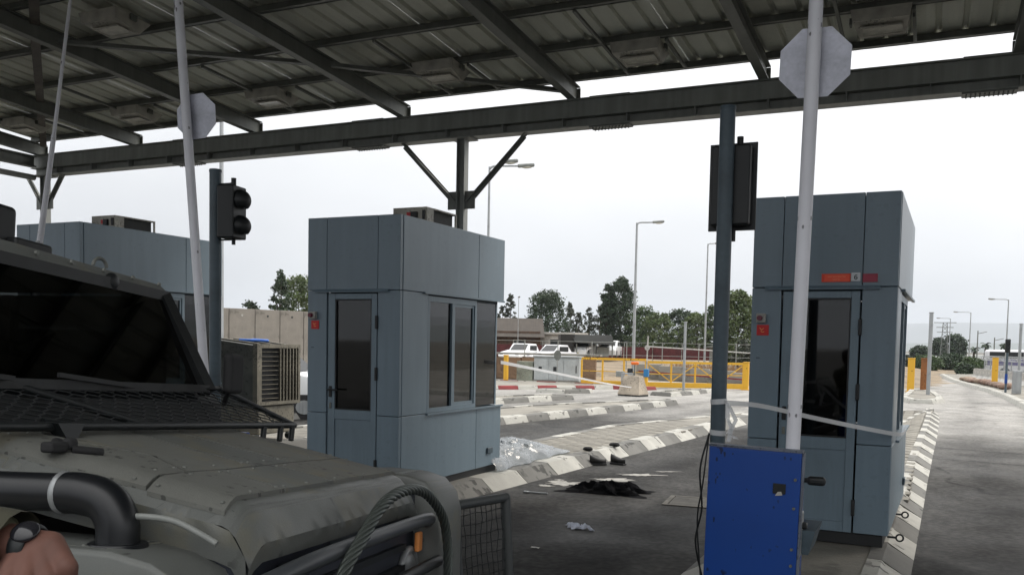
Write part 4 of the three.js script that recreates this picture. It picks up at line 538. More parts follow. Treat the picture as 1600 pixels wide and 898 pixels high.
// ================================================================ BACKGROUND
// place by distance along the view axis and sideways offset are worked out beforehand; all numbers are metres
const mSand = M([.31, .20, .13], { roughness: .95, map: rep(concT, .2), bumpMap: rep(softT, 1.5), bumpScale: .03 });
{ // raised terrace behind the yellow gates with an earth bank
  const nz = (x, z) => .12 * (fbm(x * .7, z * .7, 3) - .5);
  structure('terrace', [surf((u, v) => { const x = -75 + 80 * u, z = -38 - 90 * v, rise = x > -12.5 ? sstep(0, 16, -38 - z) : sstep(0, 2.0, -38 - z); return [x, -.025 + .36 * rise * (1 - sstep(-3, 1, x)) + nz(x, z) * rise, z]; }, 80, 60)], M([.36, .29, .21], { roughness: .95, map: rep(concT, .15), bumpMap: rep(softT, 1), bumpScale: .04 }));
}
{ const t = thing('earth_wall', 'low brown earth wall behind the grey electrical cabinets', 'wall'); for (let k = 0; k < 7; k++) { const x = -20.8 + k * 1.18; part(t, 'wall_panel', [rb(1.165, 1.0 + .05 * (k % 3), .2, x, .5, -36.6 + rr(-.04, .04), .03)], mSand); } part(t, 'coping', span(-21.4, -12.9, 1.12, 1.2, -36.74, -36.44), mConc); }
{ const t = thing('ramp_wall', 'pale low concrete wall sloping behind the long yellow gate', 'wall'); for (let k = 0; k < 9; k++) { const x = -12.2 + k * 1.25, h = .75 - k * .055; part(t, 'wall_block', rb(1.235, h, .22, x, h / 2, -41.5 + k * .5, .03), mConc); } part(t, 'red_stripe', [bar([-12.6, .42, -41.1], [-2.4, .10, -37.2], .02, .06)], mKerbR); }
{ const g = []; for (let k = 0; k < 2600; k++) { const x = rr(-13, -2), z = rr(-50, -42.5), b = .18 + .2 * sstep(-42, -50, z); const h = rr(.15, .42), dx = rr(-.08, .08), dz = rr(-.05, .05); g.push([[x - .03, b - .2, z], [x + .03, b - .2, z], [x + dx + .01, b + h, z + dz], [x + dx, b + h, z + dz]]); } const m = single('dry_grass', 'dry brown grass growing on the bank behind the yellow gate', 'grass', quads(g), M([.30, .19, .10], { roughness: .95 })); m.userData.kind = 'stuff'; }
structure('far_road', surf((u, v) => { const z = -59.5 - 40 * v, c = -.4 - .004 * Math.pow(-z - 59.5, 2) * .9; return [c - 1.9 + 3.4 * u, -.008, z]; }, 4, 24), M([.17, .168, .162], { roughness: .95, map: rep(concT, .2) }));
// yellow sliding gates
function gate(label, a, b, H, nb, diag) {
  const A = V3(...a), B = V3(...b), t = thing('sliding_gate', label, 'gate', [0, 0, 0], 0, 'yellow sliding gates'), up = h => V3(0, h, 0);
  part(t, 'top_rail', bar(A.clone().add(up(H)), B.clone().add(up(H)), .07, .09), mYellow); part(t, 'bottom_rail', bar(A.clone().add(up(.13)), B.clone().add(up(.13)), .12, .2), mYellow);
  for (let k = 0; k <= nb; k++) { const p = A.clone().lerp(B, k / nb); part(t, 'upright', bar(p.clone().add(up(.235)), p.clone().add(up(H - .05)), .06, .06), mYellow); }
  part(t, 'middle_rail', bar(A.clone().add(up(H * .55)), B.clone().add(up(H * .55)), .03, .03), mYellow);
  if (diag) for (let k = 0; k < nb; k++) { const p = A.clone().lerp(B, k / nb), q = A.clone().lerp(B, (k + 1) / nb); part(t, 'diagonal', k % 2 ? bar(p.add(up(.25)), q.add(up(H - .06)), .03, .035) : bar(p.add(up(H - .06)), q.add(up(.25)), .03, .035), mYellow); }
  return t;
}
gate('long yellow truss gate behind the tall grey post', [-9.95, 0, -33.6], [-6.55, 0, -35.0], 1.0, 4, true);
gate('short yellow gate section beside the small grey box', [-12.62, 0, -33.5], [-10.0, 0, -33.55], 1.08, 3, false);
function post(name, label, x, z, w, h, mat, group, cat = 'post') { const t = thing(name, label, cat, [x, 0, z], 0, group); part(t, 'shaft', rb(w, h, w, 0, h / 2, 0, .02), mat); part(t, 'cap', rb(w + .03, .03, w + .03, 0, h + .015, 0, .01), mat); part(t, 'foot', rb(w + .12, .03, w + .12, 0, .015, 0, .008), mat); return t; }
post('gate_post', 'yellow gate post at the left beside the middle booth', -15.75, -33.05, .16, 1.12, mYellow, 'yellow gate posts'); post('gate_post', 'yellow gate post closing the right end of the truss gate', -6.45, -35.05, .2, 1.05, mYellow, 'yellow gate posts'); post('gate_post', 'yellow post standing directly right of booth six', -.72, -39.0, .26, 1.32, mYellow, 'yellow gate posts'); post('gate_post', 'rusty orange post next to the yellow post behind booth six', -.24, -39.4, .28, 1.32, M([.42, .17, .05], { roughness: .7, map: rep(grimeT, .8) }), 'yellow gate posts'); post('gate_post', 'yellow post at the right roadside before the wire fence', 2.56, -45, .24, 1.38, mYellow, 'yellow gate posts');
post('height_post', 'tall galvanised post on small island before the truss gate', -7.75, -30.6, .085, 2.45, mGalv, 'galvanised posts'); post('height_post', 'tall galvanised post on the small island right of booth six', -.07, -34.3, .13, 2.95, mGalv, 'galvanised posts'); post('height_post', 'thin galvanised post at the right roadside behind the traffic signal', 2.98, -38.5, .1, 2.7, mGalv, 'galvanised posts');
{ const t = thing('roadside_cabinet', 'pale grey roadside cabinet at the foot of the right signal post', 'cabinet', [2.86, .14, -37.6]); part(t, 'body', rb(.3, .85, .3, 0, .425, 0, .02), mGalv); part(t, 'door', rb(.26, .7, .012, 0, .45, .156, .004), mGalv); }
{ const t = thing('signal_post', 'small dark signal lamp on a thin post at the right roadside', 'traffic light', [2.55, .14, -38.2]); part(t, 'pole', cyl(.04, .04, 2.0, 0, 0, 0), mPolePaint); part(t, 'head', [rb(.18, .5, .14, 0, 1.75, .08, .03)], mBlack); for (const y of [1.6, 1.75, 1.9]) part(t, 'visor', new THREE.CylinderGeometry(.06, .055, .09, 12, 1, true, -2, 4).rotateX(Math.PI / 2).translate(0, y, .19), mBlack); part(t, 'blue_sleeve', cyl(.05, .05, .35, 0, .35, 0), mBlue); }
// electrical cabinets
{ const t = thing('electrical_cabinet', 'wide grey electrical cabinet behind the red and white kerb', 'cabinet', [-14.0, 0, -34.4], .12); const m = M([.44, .47, .47], { roughness: .5, map: rep(blotchT, .8) }); part(t, 'plinth', span(-1.0, 1.0, 0, .12, -.3, .32), mConc); for (let k = 0; k < 3; k++) { const d = part(t, 'door', rb(.62, .86, .03, -.63 + k * .63, .57, .31, .008), m); if (k < 2) part(d, 'vent', rb(.14, .18, .01, -.63 + k * .63 - .05, .6, .328, .003), mBlack); else part(d, 'handle', rb(.04, .3, .02, .85, .6, .332, .006), mBlack); } part(t, 'casing', [rb(1.92, .98, .55, 0, .6, .015, .01)], m); part(t, 'lid', rb(2.0, .05, .66, 0, 1.11, .02, .01), m); }
{ const t = thing('small_cabinet', 'greenish grey lower cabinet joined left of the wide cabinet', 'cabinet', [-15.35, 0, -34.2], .12); const m = M([.35, .39, .33], { roughness: .6, map: rep(grimeT, .8) }); part(t, 'body', rb(.7, .82, .5, 0, .47, 0, .01), m); part(t, 'plinth', span(-.38, .38, 0, .06, -.28, .3), mConc); }
{ const t = thing('gate_motor_box', 'small light grey box in front of the short yellow gate', 'cabinet', [-10.55, 0, -33.0]); part(t, 'body', rb(.42, .56, .3, 0, .3, 0, .01), mGalv); part(t, 'label', rb(.1, .04, .006, 0, .5, .152, .001), mYellow); part(t, 'side_box', rb(.3, .22, .2, -.33, .52, -.1, .02), mSteelLight); }
{ const t = thing('concrete_block', 'pale tapered plastic barrier block in the far lane', 'barrier block', [-8.72, 0, -27.9], -.3); part(t, 'body', [hex8([[-.42, .05, -.28], [.42, .05, -.28], [.42, .05, .28], [-.42, .05, .28]], [[-.3, .66, -.1], [.3, .66, -.1], [.3, .66, .12], [-.3, .66, .12]])], M([.62, .55, .46], { roughness: .75, map: rep(grimeT, .8) })); part(t, 'foot', [bx(.3, .06, .5, -.27, .03, 0), bx(.3, .06, .5, .27, .03, 0)], mBlack); }
{ const t = thing('far_barrier', 'distant white arm barrier with round disc and blue motor', 'barrier', [-9.6, 0, -32.3]); part(t, 'motor', rb(.18, .3, .16, 0, .62, 0, .02), M([.02, .16, .36], { roughness: .5 })); part(t, 'stand', cyl(.05, .05, .5, 0, 0, 0), mYellow); part(t, 'mast', rod([0, .7, 0], [.03, 2.0, 0], .03, .025), mWhitePl); part(t, 'disc', new THREE.CylinderGeometry(.1, .1, .02, 20).rotateX(Math.PI / 2).translate(.02, 1.56, .04), mWhitePl); part(t, 'arm', [rod([.05, 1.6, .03], [5.8, 1.32, -2.2], .025, .02)], mWhitePl); }
{ const t = thing('warning_lamp', 'orange warning lamp on a short post beside the far barrier', 'lamp', [-10.3, 0, -33.1]); part(t, 'post', cyl(.03, .03, .9, 0, 0, 0), mSteel); part(t, 'lamp', [rb(.3, .12, .12, 0, .95, 0, .04)], M([.75, .16, .02], { roughness: .3 })); part(t, 'box', rb(.2, .3, .12, -.18, .6, 0, .02), mBlack); }
{ const t = thing('round_sign', 'small dark sign disc on a post in front of the wide cabinet', 'sign', [-13.55, .0, -33.2], .3); part(t, 'post', cyl(.02, .02, 1.0, 0, 0, 0), mSteelLight); part(t, 'disc', new THREE.CylinderGeometry(.19, .19, .02, 8).rotateX(Math.PI / 2).rotateZ(.39).scale(.8, 1.15, 1).translate(0, 1.18, 0), mSteel); }
// street lamps
function lampPost(label, x, z, h, dir, arm = .95, r = .06, base = 0, double = false) {
  const t = thing('street_lamp', label, 'street lamp', [x, base, z], 0, 'street lamps'); part(t, 'pole', [cyl(r, r * .55, h, 0, 0, 0, 14), cyl(r * 1.6, r * 1.5, .25, 0, 0, 0, 14)], mGalv);
  for (const s of double ? [1, .55] : [1]) { const ex = Math.cos(dir) * arm * s, ez = Math.sin(dir) * arm * s; part(t, 'arm', tube([[0, h - .08, 0], [ex * .1, h, ez * .1], [ex * .55, h + .03 + .05 * (1 - s), ez * .55], [ex, h + .04 + .25 * (1 - s), ez]], r * .45, 20), mGalv); const hd = part(t, 'lantern', rb(.5, .1, .17, 0, 0, 0, .045), mSteelLight); hd.position.set(ex * 1.12, h + .06 + .25 * (1 - s), ez * 1.12); hd.rotation.set(0, -dir, .08); part(hd, 'lens', new THREE.SphereGeometry(.09, 12, 8).scale(1.8, .5, .8).translate(.03, -.045, 0), mLampGlass); }
  return t;
}
lampPost('street lamp rising behind the middle booth roof next to the column', -11.9, -23.6, 6.75, -.45, .95, .055, 0, true); lampPost('street lamp standing beside the dark poplar tree', -11.4, -36.4, 6.75, -.45, .8, .075); lampPost('street lamp between the poplar tree and the dark pole', -10.95, -47.5, 6.75, -.45, .55, .06, .3); lampPost('plain lamp pole rising behind the left booth', -14.6, -15.6, 9.5, -.3, 1, .06);
lampPost('nearest lamp arching over the right hand road', 5.26, -80.1, 5.75, Math.PI, 1.05, .07); lampPost('second lamp along the right hand road', 3.76, -112.6, 6.0, Math.PI, 1.35, .08); lampPost('smallest farthest lamp beside the lattice mast', 2.06, -133.9, 6.0, Math.PI, 1.3, .08); lampPost('thin far floodlight mast behind the brown roofed building', -33.2, -72, 4.9, 1, .2, .04, .7);
{ const t = thing('lattice_mast', 'dark lattice pylon near the far trees', 'pylon', [1.8, 0, -167]); for (const [x, z] of [[-.6, -.6], [.6, -.6], [-.6, .6], [.6, .6]]) part(t, 'leg', rod([x, 0, z], [x * .5, 6.4, z * .5], .09, .06, 6), mSteel); const g = []; for (let k = 0; k < 10; k++) { const w = .6 - .03 * k; g.push(bar([-w, k * .63, -w], [w, k * .63 + .63, -w], .06, .06), bar([w, k * .63, w], [-w, k * .63 + .63, w], .06, .06)); } part(t, 'lattice', g, mSteel); part(t, 'crossarm', [bar([-1.7, 6.4, 0], [1.7, 6.4, 0], .1, .1), bar([-1.3, 5.6, 0], [1.3, 5.6, 0], .1, .1), bar([-1.2, 4.8, 0], [1.2, 4.8, 0], .08, .08)], mSteel); }
for (const [x, z, h, l] of [[4.1, -101.5, 3.75, 'plain dark pole left of the nearest right lamp'], [5.64, -102.2, 3.1, 'plain thin pole right of the bus front']]) { const t = thing('utility_pole', l, 'pole', [x, 0, z], 0, 'thin dark poles by the right road'); part(t, 'shaft', cyl(.07, .05, h, 0, 0, 0, 8), mSteel); part(t, 'bracket', rod([0, h - .3, 0], [.8, h - .1, 0], .03), mSteel); }
// T shaped concrete wall
{ const t = thing('concrete_wall', 'tall wall of concrete panels with lifting holes behind the jeep', 'wall'); for (let k = 0; k < 22; k++) { const a = k * 1.22, x = -27.6 + .262 * a, z = -21.5 - .965 * a; if (z < -37.5) break; const g = part(t, 'wall_panel', [rb(1.195, 2.82, .2, 0, 1.41, 0, .02), hex8([[-.59, 0, -.5], [.59, 0, -.5], [.59, 0, .5], [-.59, 0, .5]], [[-.59, .3, -.11], [.59, .3, -.11], [.59, .3, .11], [-.59, .3, .11]])], mConcWall); g.position.set(x, 0, z); g.rotation.y = Math.PI / 2 - .265; part(g, 'lifting_hole', new THREE.CylinderGeometry(.045, .045, .012, 14).rotateX(Math.PI / 2).translate(0, 2.55, .103), k % 3 ? mDark : mWhitePl); } }
// cars
function car(label, x, z, turn, y, mat, len = 3.9, van = false) {
  const t = thing(van ? 'van' : 'parked_car', label, van ? 'van' : 'car', [x, y, z], turn, van ? undefined : 'white cars parked on the terrace'), W = van ? .84 : .76, L = len / 2;
  const prof = van ? [[-L, .35], [-L, 1.55], [-L + .15, 1.72], [L - 1.65, 1.72], [L - 1.35, 1.62], [L - .78, 1.02], [L - .1, .85], [L, .65], [L, .3]] : [[-L, .38], [-L + .04, .82], [L - 1.25, .88], [L - .25, .74], [L, .55], [L, .25]];
  const ex = (p, w, b) => { const s = new THREE.Shape(p.map(q => new THREE.Vector2(...q))); return toCreasedNormals(new THREE.ExtrudeGeometry(s, { depth: 2 * w - 2 * b, bevelEnabled: true, bevelSize: b, bevelThickness: b, bevelSegments: 2 }).translate(0, 0, -w + b), .5); };
  part(t, 'body', ex([...prof, [L - .4, .2], [-L + .4, .2]], W, .05), mat);
  if (!van) { part(t, 'cabin', ex([[-L + .35, .8], [-L + .85, 1.28], [L - 1.85, 1.30], [L - 1.2, .82]], W - .1, .05), mat); part(t, 'windscreen', quads([[[L - 1.25, .88, -.55], [L - 1.25, .88, .55], [L - 1.8, 1.27, .5], [L - 1.8, 1.27, -.5]].map(p => [p[0] + .035, p[1] + .03, p[2]])]), mGlassDark); for (const s of [-1, 1]) part(t, 'side_window', span(-L + .8, L - 1.7, .9, 1.22, s * (W - .09), s * (W - .085)), mBlack); }
  else { part(t, 'windscreen', quads([[[L - 1.32, 1.58, -.68], [L - 1.32, 1.58, .68], [L - .84, 1.08, .72], [L - .84, 1.08, -.72]].map(p => [p[0] + .055, p[1] + .045, p[2]])]), mBlack); for (const s of [-1, 1]) { part(t, 'side_window', hex8([[L - 2.1, 1.05, s * (W + .004)], [L - 1.05, 1.05, s * (W + .004)], [L - 1.05, 1.05, s * (W + .008)], [L - 2.1, 1.05, s * (W + .008)]], [[L - 2.1, 1.5, s * (W + .004)], [L - 1.45, 1.5, s * (W + .004)], [L - 1.45, 1.5, s * (W + .008)], [L - 2.1, 1.5, s * (W + .008)]]), M([.02, .06, .055], { roughness: .1 })); part(t, 'rub_strip', span(-L + .3, L - .3, .5, .58, s * (W + .002), s * (W + .02)), mBlack); } }
  for (const s of [-1, 1]) part(t, 'headlamp', rb(.05, .12, .26, L - .03, .6, s * (W - .2), .02), mGalv); part(t, 'bumper', rb(.12, .16, 2 * W - .05, L - .02, .36, 0, .04), van ? mBlack : mat); part(t, 'number_plate', rb(.01, .08, .36, L + .045, .36, 0, .003), M([.7, .55, .08]));
  for (const [a, s] of [[L - .65, 1], [L - .65, -1], [-L + .7, 1], [-L + .7, -1]]) { const w = part(t, 'wheel', new THREE.CylinderGeometry(.28, .28, .17, 22).rotateX(Math.PI / 2).translate(a, .28, s * (W - .06)), mTyre); part(w, 'rim', new THREE.CylinderGeometry(.17, .17, .19, 16).rotateX(Math.PI / 2).translate(a, .28, s * (W - .06)), mGalv); }
  return t;
}
car('white van parked behind the beige cooler', -13.4, -14.9, .45, 0, mCarWhite, 4.4, true).scale.y = .86;
car('white sedan left of the two on the terrace, facing the lanes', -24.1, -52.8, -1.6, .26, mCarWhite, 3.5); car('white hatchback right of the white sedan on the terrace', -22.3, -53.6, -1.85, .22, M([.62, .62, .64], { roughness: .3, clearcoat: .5 }), 3.4); car('white car under the black roofed shelter', -24.6, -65.6, -1.5, .62, mCarWhite, 3.7); car('white car at the right end of the black roofed shelter', -23.4, -68.3, -1.4, .62, mCarWhite, 3.6);
// red fence with thin rail and posts
{ const t = thing('red_fence', 'long dark red fence screen behind the parked cars', 'fence'); const m = M([.15, .03, .034], { roughness: .85, map: rep(grimeT, .4) }); for (let k = 0; k < 17; k++) { const x = -46 + k * 2.4, z = -70 - k * .15; part(t, 'fence_panel', rb(2.36, .95 + .05 * (k % 2), .06, x, 1.0, z, .01), m); part(t, 'fence_post', cyl(.03, .03, 1.5, x - 1.2, .3, z, 6), mSteelLight); } }
{ const t = thing('wire_fence', 'thin pale post and wire fence in front of the parked cars', 'fence'); const P = k => V3(-27.5 + k * 1.85, .3, -43.5 - k * .25); for (let k = 0; k < 13; k++) { const p = P(k); part(t, 'fence_post', rod(p, p.clone().add(V3(0, 1.5, 0)), .025, .025, 6), mSteelLight); if (k) for (const h of [1.47, .8]) part(t, 'wire', rod(P(k - 1).add(V3(0, h, 0)), p.clone().add(V3(0, h, 0)), .012, .012, 5), mSteelLight); } }
// buildings
{ const t = thing('brown_building', 'low brown building with long sloping roof behind the fence', 'building', [-38.3, 0, -76.2], .4376); part(t, 'wall', span(-7, 5.0, .5, 2.75, -7, 0, .02), M([.15, .095, .065], { roughness: .9, map: rep(grimeT, .2) })); part(t, 'roof', [hex8([[-7.6, 2.2, .7], [5.4, 2.2, .7], [5.4, 2.2, -7.6], [-7.6, 2.2, -7.6]], [[-7.2, 4.05, -3], [5.3, 4.05, -3], [5.3, 4.05, -4], [-7.2, 4.05, -4]])], M([.085, .07, .058], { roughness: .85, map: rep(streakT, .4) })); for (let k = 0; k < 4; k++) { const w = part(t, 'window', span(-6 + k * 2.8, -4.8 + k * 2.8, 1.2, 1.95, .01, .05), mWhitePl); part(w, 'pane', span(-5.9 + k * 2.8, -4.9 + k * 2.8, 1.28, 1.88, .052, .06), mBlack); } }
{ const t = thing('black_shelter', 'open shelter with a flat black roof behind the cars', 'shelter', [-23.5, 0, -64.2], .4376); part(t, 'roof', [hex8([[-1.2, 1.75, .6], [1.75, 1.62, .6], [1.75, 1.62, -4], [-1.7, 1.75, -4]], [[-1.5, 2.36, -.2], [1.6, 2.36, -.2], [1.6, 2.36, -3.6], [-1.6, 2.36, -3.6]])], M([.016, .017, .015], { roughness: .8, map: rep(streakT, .5) })); part(t, 'side_wall', span(-2.3, -1.25, .6, 2.36, -3.6, .1), M([.02, .018, .016], { roughness: .8 })); for (const [x, z] of [[-1.1, .4], [.3, .4], [1.6, .4], [1.6, -3.8], [-1.4, -3.8]]) part(t, 'post', cyl(.05, .05, 1.0, x, .68, z, 8), mSteel); part(t, 'counter', [span(.55, 1.45, .7, 1.42, -.6, -.5)], mSteelLight); }
{ const t = thing('white_hut', 'small white building glimpsed behind the black shelter', 'building'); part(t, 'wall', span(-34.2, -30.6, .5, 2.5, -82, -79, .02), mWhitePl); part(t, 'roof', span(-34.4, -30.4, 2.5, 2.7, -82.3, -78.7, .03), mWhitePl); part(t, 'window', span(-33, -32, 1.3, 2.0, -78.99, -78.95), mBlack); }
{ const t = thing('grey_hut', 'grey hut with dark windows behind the dark pole', 'building'); part(t, 'wall', span(-15.2, -10.6, .4, 1.55, -71, -67.5, .02), M([.34, .35, .34], { roughness: .8, map: rep(grimeT, .3) })); for (const x of [-14.4, -13, -11.6]) { const w = part(t, 'window', span(x - .35, x + .35, .9, 1.4, -67.49, -67.46), mSteelLight); part(w, 'pane', span(x - .28, x + .28, .95, 1.35, -67.455, -67.445), mBlack); } part(t, 'roof', span(-15.4, -10.4, 1.55, 1.66, -71.2, -67.3, .02), mSteel); }
{ const t = thing('greenhouse', 'long low white greenhouse roof in the far right distance', 'greenhouse'); for (let k = 0; k < 9; k++) { const x0 = -9 + k * 4.4; part(t, 'bay', [new THREE.CylinderGeometry(2.15, 2.15, 14, 12, 1, false, -Math.PI / 2, Math.PI).rotateX(Math.PI / 2).scale(1, .55, 1).translate(x0 + 2.2, .8, -245), span(x0 + .05, x0 + 4.35, 0, .8, -251.9, -238.1)], M([.66, .67, .65], { roughness: .6 })); } }
{ const t = thing('bus', 'white and violet bus standing behind the right wire fence', 'bus', [8.6, -.55, -86.2], -.12); const m = M([.7, .7, .72], { roughness: .35 }); part(t, 'body', rb(9, 1.9, 2.2, 0, 1.45, 0, .25), m); part(t, 'stripe', rb(8.7, .55, 2.22, .1, 1.35, 0, .02), M([.06, .045, .2], { roughness: .4 })); for (let k = 0; k < 6; k++) part(t, 'window', rb(1.2, .55, 2.23, -3.5 + k * 1.35, 1.95, 0, .05), mBlack); part(t, 'windscreen', rb(.05, .8, 1.9, -4.49, 1.75, 0, .02), mBlack); for (const a of [-2.9, 2.8]) for (const s of [-1, 1]) part(t, 'wheel', new THREE.CylinderGeometry(.45, .45, .25, 18).rotateX(Math.PI / 2).translate(a, .45, s * 1.02), mTyre); }
// right roadside: sandbags, concrete barriers, wire fence
{ const G = [0, 1, 2].map(k => ready(surf((u, v) => { const a = u * 2 * Math.PI, b = v * Math.PI, n = .88 + .24 * fbm(u * 3 + k * 7, v * 3, 3); return [Math.cos(a) * Math.pow(Math.sin(b), .6) * .36 * n, .12 + Math.cos(b) * .14 * n, Math.sin(a) * Math.pow(Math.sin(b), .6) * .24 * n]; }, 16, 10))); const mats = [[.42, .29, .23], [.36, .25, .21], [.47, .36, .29]].map(c => M(c, { roughness: .95, map: rep(grimeT, 1.5) }));
  const pts = [[1.25, -52.5], [1.6, -49.6], [2.0, -46.8], [2.35, -43.8], [2.55, -41.5], [3.3, -36.5], [3.6, -34.5]]; let n = 0; const ord = ['first', 'second', 'third', 'fourth', 'fifth', 'sixth', 'seventh', 'eighth', 'ninth', 'tenth', 'eleventh', 'twelfth', 'thirteenth', 'fourteenth', 'fifteenth', 'sixteenth', 'seventeenth', 'eighteenth', 'nineteenth', 'twentieth'];
  for (let k = 0; k < pts.length - 1; k++) { if (k === 4) continue; const [a, b] = [pts[k], pts[k + 1]], L = Math.hypot(b[0] - a[0], b[1] - a[1]), c = Math.round(L / .85); for (let j = 0; j < c; j++) { const t = (j + .5) / c; const m = part(scene, numbered('sandbag'), G[n % 3], mats[Math.floor(R() * 3)]); m.userData = { label: `pinkish sandbag on the right roadside kerb, ${ord[Math.min(n, 19)]} from the far end`, category: 'sandbag', group: 'sandbags along the right roadside' }; m.position.set(a[0] + (b[0] - a[0]) * t + .3, .14, a[1] + (b[1] - a[1]) * t); m.scale.set(rr(.8, 1.1), rr(.65, 1.05), rr(.85, 1.15)); m.rotation.set(rr(-.12, .12), 1.2 + rr(-.6, .6), rr(-.15, .15)); n++; } } }
for (let k = 0; k < 6; k++) { const t = thing('jersey_barrier', ['first', 'second', 'third', 'fourth', 'fifth', 'rightmost'][k] + ' white concrete barrier from the left before the razor wire fence', 'barrier', [2.5 + k * .42, .02, -56.3 + k * 2.35], -1.36, 'white concrete barriers at right'); const s = new THREE.Shape([[-.27, 0], [-.27, .07], [-.1, .3], [-.07, .68], [.07, .68], [.1, .3], [.27, .07], [.27, 0]].map(q => new THREE.Vector2(...q))); part(t, 'block', new THREE.ExtrudeGeometry(s, { depth: 2.3, bevelEnabled: false }).translate(0, 0, -1.15).rotateY(Math.PI / 2), mWhitePl); part(t, 'joint', bx(.05, .4, .06, 1.18, .3, 0), mSteel); }
{ const t = thing('razor_wire_fence', 'grey mesh fence topped with razor wire at the right edge', 'fence'); const P = k => V3(2.75 + k * .22, 0, -58 + k * 1.7); for (let k = 0; k < 10; k++) { const p = P(k); part(t, 'fence_post', [rod(p, p.clone().add(V3(0, 1.15, 0)), .03, .03, 6), rod(p.clone().add(V3(0, 1.15, 0)), p.clone().add(V3(-.2, 1.33, .1)), .025, .025, 6)], mGalv); }
  const w = []; for (let k = 0; k < 9; k++) { const a = P(k), b = P(k + 1); for (let h = .1; h < 1.15; h += .15) w.push(rod(a.clone().setY(h), b.clone().setY(h), .007, .007, 4)); for (let j = 1; j < 9; j++) { const q = a.clone().lerp(b, j / 9); w.push(rod(q.clone().setY(.05), q.clone().setY(1.15), .006, .006, 4)); } } part(t, 'fence_mesh', w, mGalv).userData.kind = 'stuff';
  const c = []; for (let k = 0; k <= 700; k++) { const q = P(k / 700 * 9), a = k * .42; c.push(V3(q.x - .1 + Math.cos(a) * .13, 1.3 + Math.sin(a) * .13, q.z + .05 + Math.cos(a) * .06)); } part(t, 'razor_coil', new THREE.TubeGeometry(new THREE.CatmullRomCurve3(c), 1500, .011, 4), mGalv); }

// ---------------------------------------------------------------- trees
const leafM = [[.05, .088, .026], [.03, .056, .024], [.078, .112, .035], [.05, .062, .04]].map(c => M(c, { roughness: .8, transmission: .3, thickness: 0, vertexColors: true })), barkM = M([.09, .07, .055], { roughness: .95, map: rep(streakT, 1) });
function tree(name, label, x, z, y0, h, w, kind, o = {}) {
  const t = thing(name, label, 'tree', [x, y0, z], R() * 6, o.group || 'trees beyond the gates'); const limbs = [], ch = h * (o.clear ?? .22), P = [];
  limbs.push(rod([0, -.3, 0], [rr(-.1, .1), h * .62, rr(-.1, .1)], .018 * h + .05, .03, 8));
  const nL = o.n || 130; const col = kind === 'column';
  for (let k = 0; k < nL; k++) { const v = Math.pow(R(), .85), a = R() * 6.283, env = col ? Math.pow(Math.sin(Math.PI * clamp(.1 + v * .86)), .65) * (v > .75 ? 1.15 - .6 * (v - .75) / .25 : 1) : Math.pow(Math.max(.03, 1 - Math.pow(Math.abs(v - .42) / .6, 2.2)), .5), lob = .72 + .5 * fbm(Math.cos(a) * 1.5 + x, v * 4 + Math.sin(a) * 1.5, 3), r = w / 2 * env * lob * Math.sqrt(rr(.12, 1)); P.push(V3(Math.cos(a) * r, ch + (h - ch) * v, Math.sin(a) * r)); }
  for (let k = 0; k < 9; k++) { const q = P[Math.floor(R() * nL)]; limbs.push(rod([0, Math.max(.3, q.y * .55), 0], q, .012 * h * .6 + .01, .012, 5)); }
  part(t, 'trunk', limbs, barkM);
  const pos = [], colr = [], s = (o.leaf || .17), cl = (o.clump || .42) * w / 3.4; for (const c of P) { const kc = rr(.7, 1.35), kw = rr(.92, 1.1); for (let j = 0; j < (o.per || 30); j++) { const q = V3(c.x + cl * (R() + R() - 1) * 1.1, c.y + cl * (R() + R() - 1) * .95, c.z + cl * (R() + R() - 1) * 1.1), d = V3(rr(-1, 1), rr(-1, .5), rr(-1, 1)).normalize(), e = V3(rr(-1, 1), rr(-1, 1), rr(-1, 1)).cross(d).normalize(), L = s * rr(.6, 1.3); const a = q.clone().addScaledVector(d, L), b = q.clone().addScaledVector(e, L * .42), g = q.clone().addScaledVector(e, -L * .42).addScaledVector(d, L * .2); pos.push(q.x, q.y, q.z, b.x, b.y, b.z, a.x, a.y, a.z, q.x, q.y, q.z, a.x, a.y, a.z, g.x, g.y, g.z); const kl = kc * rr(.85, 1.15); for (let q2 = 0; q2 < 6; q2++) colr.push(kl * kw, kl, kl * .95); } }
  const g = new THREE.BufferGeometry(); g.setAttribute('position', new THREE.Float32BufferAttribute(pos, 3)); g.setAttribute('color', new THREE.Float32BufferAttribute(colr, 3)); g.computeVertexNormals(); part(t, 'crown', g, leafM[o.m ?? 0]); return t;
}
tree('leafy_tree', 'green tree showing above the concrete wall left of middle booth', -38.6, -48.6, 0, 5.7, 3.0, 'round', { m: 2, n: 170 }); tree('leafy_tree', 'slim darker tree at the left of the wall top', -38.4, -46.4, 0, 5.95, 1.5, 'column', { m: 1, n: 90 }); tree('shrub', 'small shrub tip above the concrete wall', -41.5, -47, 0, 4.0, 1.6, 'round', { m: 1, n: 60 });
tree('leafy_tree', 'dense dark rounded tree above the two white cars', -37.2, -88, .7, 6.3, 4.4, 'round', { m: 1, n: 250, clear: .05, leaf: .22 }); tree('cypress', 'thin cypress left of the dense dark tree', -42.9, -90.8, .7, 6.3, 1.3, 'column', { m: 3, n: 60, leaf: .2 }); tree('cypress', 'short cypress beside the leftmost thin cypress', -43.7, -90.4, .7, 4.9, 1.1, 'column', { m: 3, n: 40, leaf: .2 });
tree('poplar', 'tall dark poplar beside the street lamp', -30.2, -91.3, .7, 7.9, 3.4, 'column', { m: 1, n: 300, clear: .08, leaf: .23 }); tree('poplar', 'slim dark poplar merging into the left of the tall poplar', -31.4, -90.4, .7, 7.2, 1.6, 'column', { m: 1, n: 110, clear: .2, leaf: .22 });
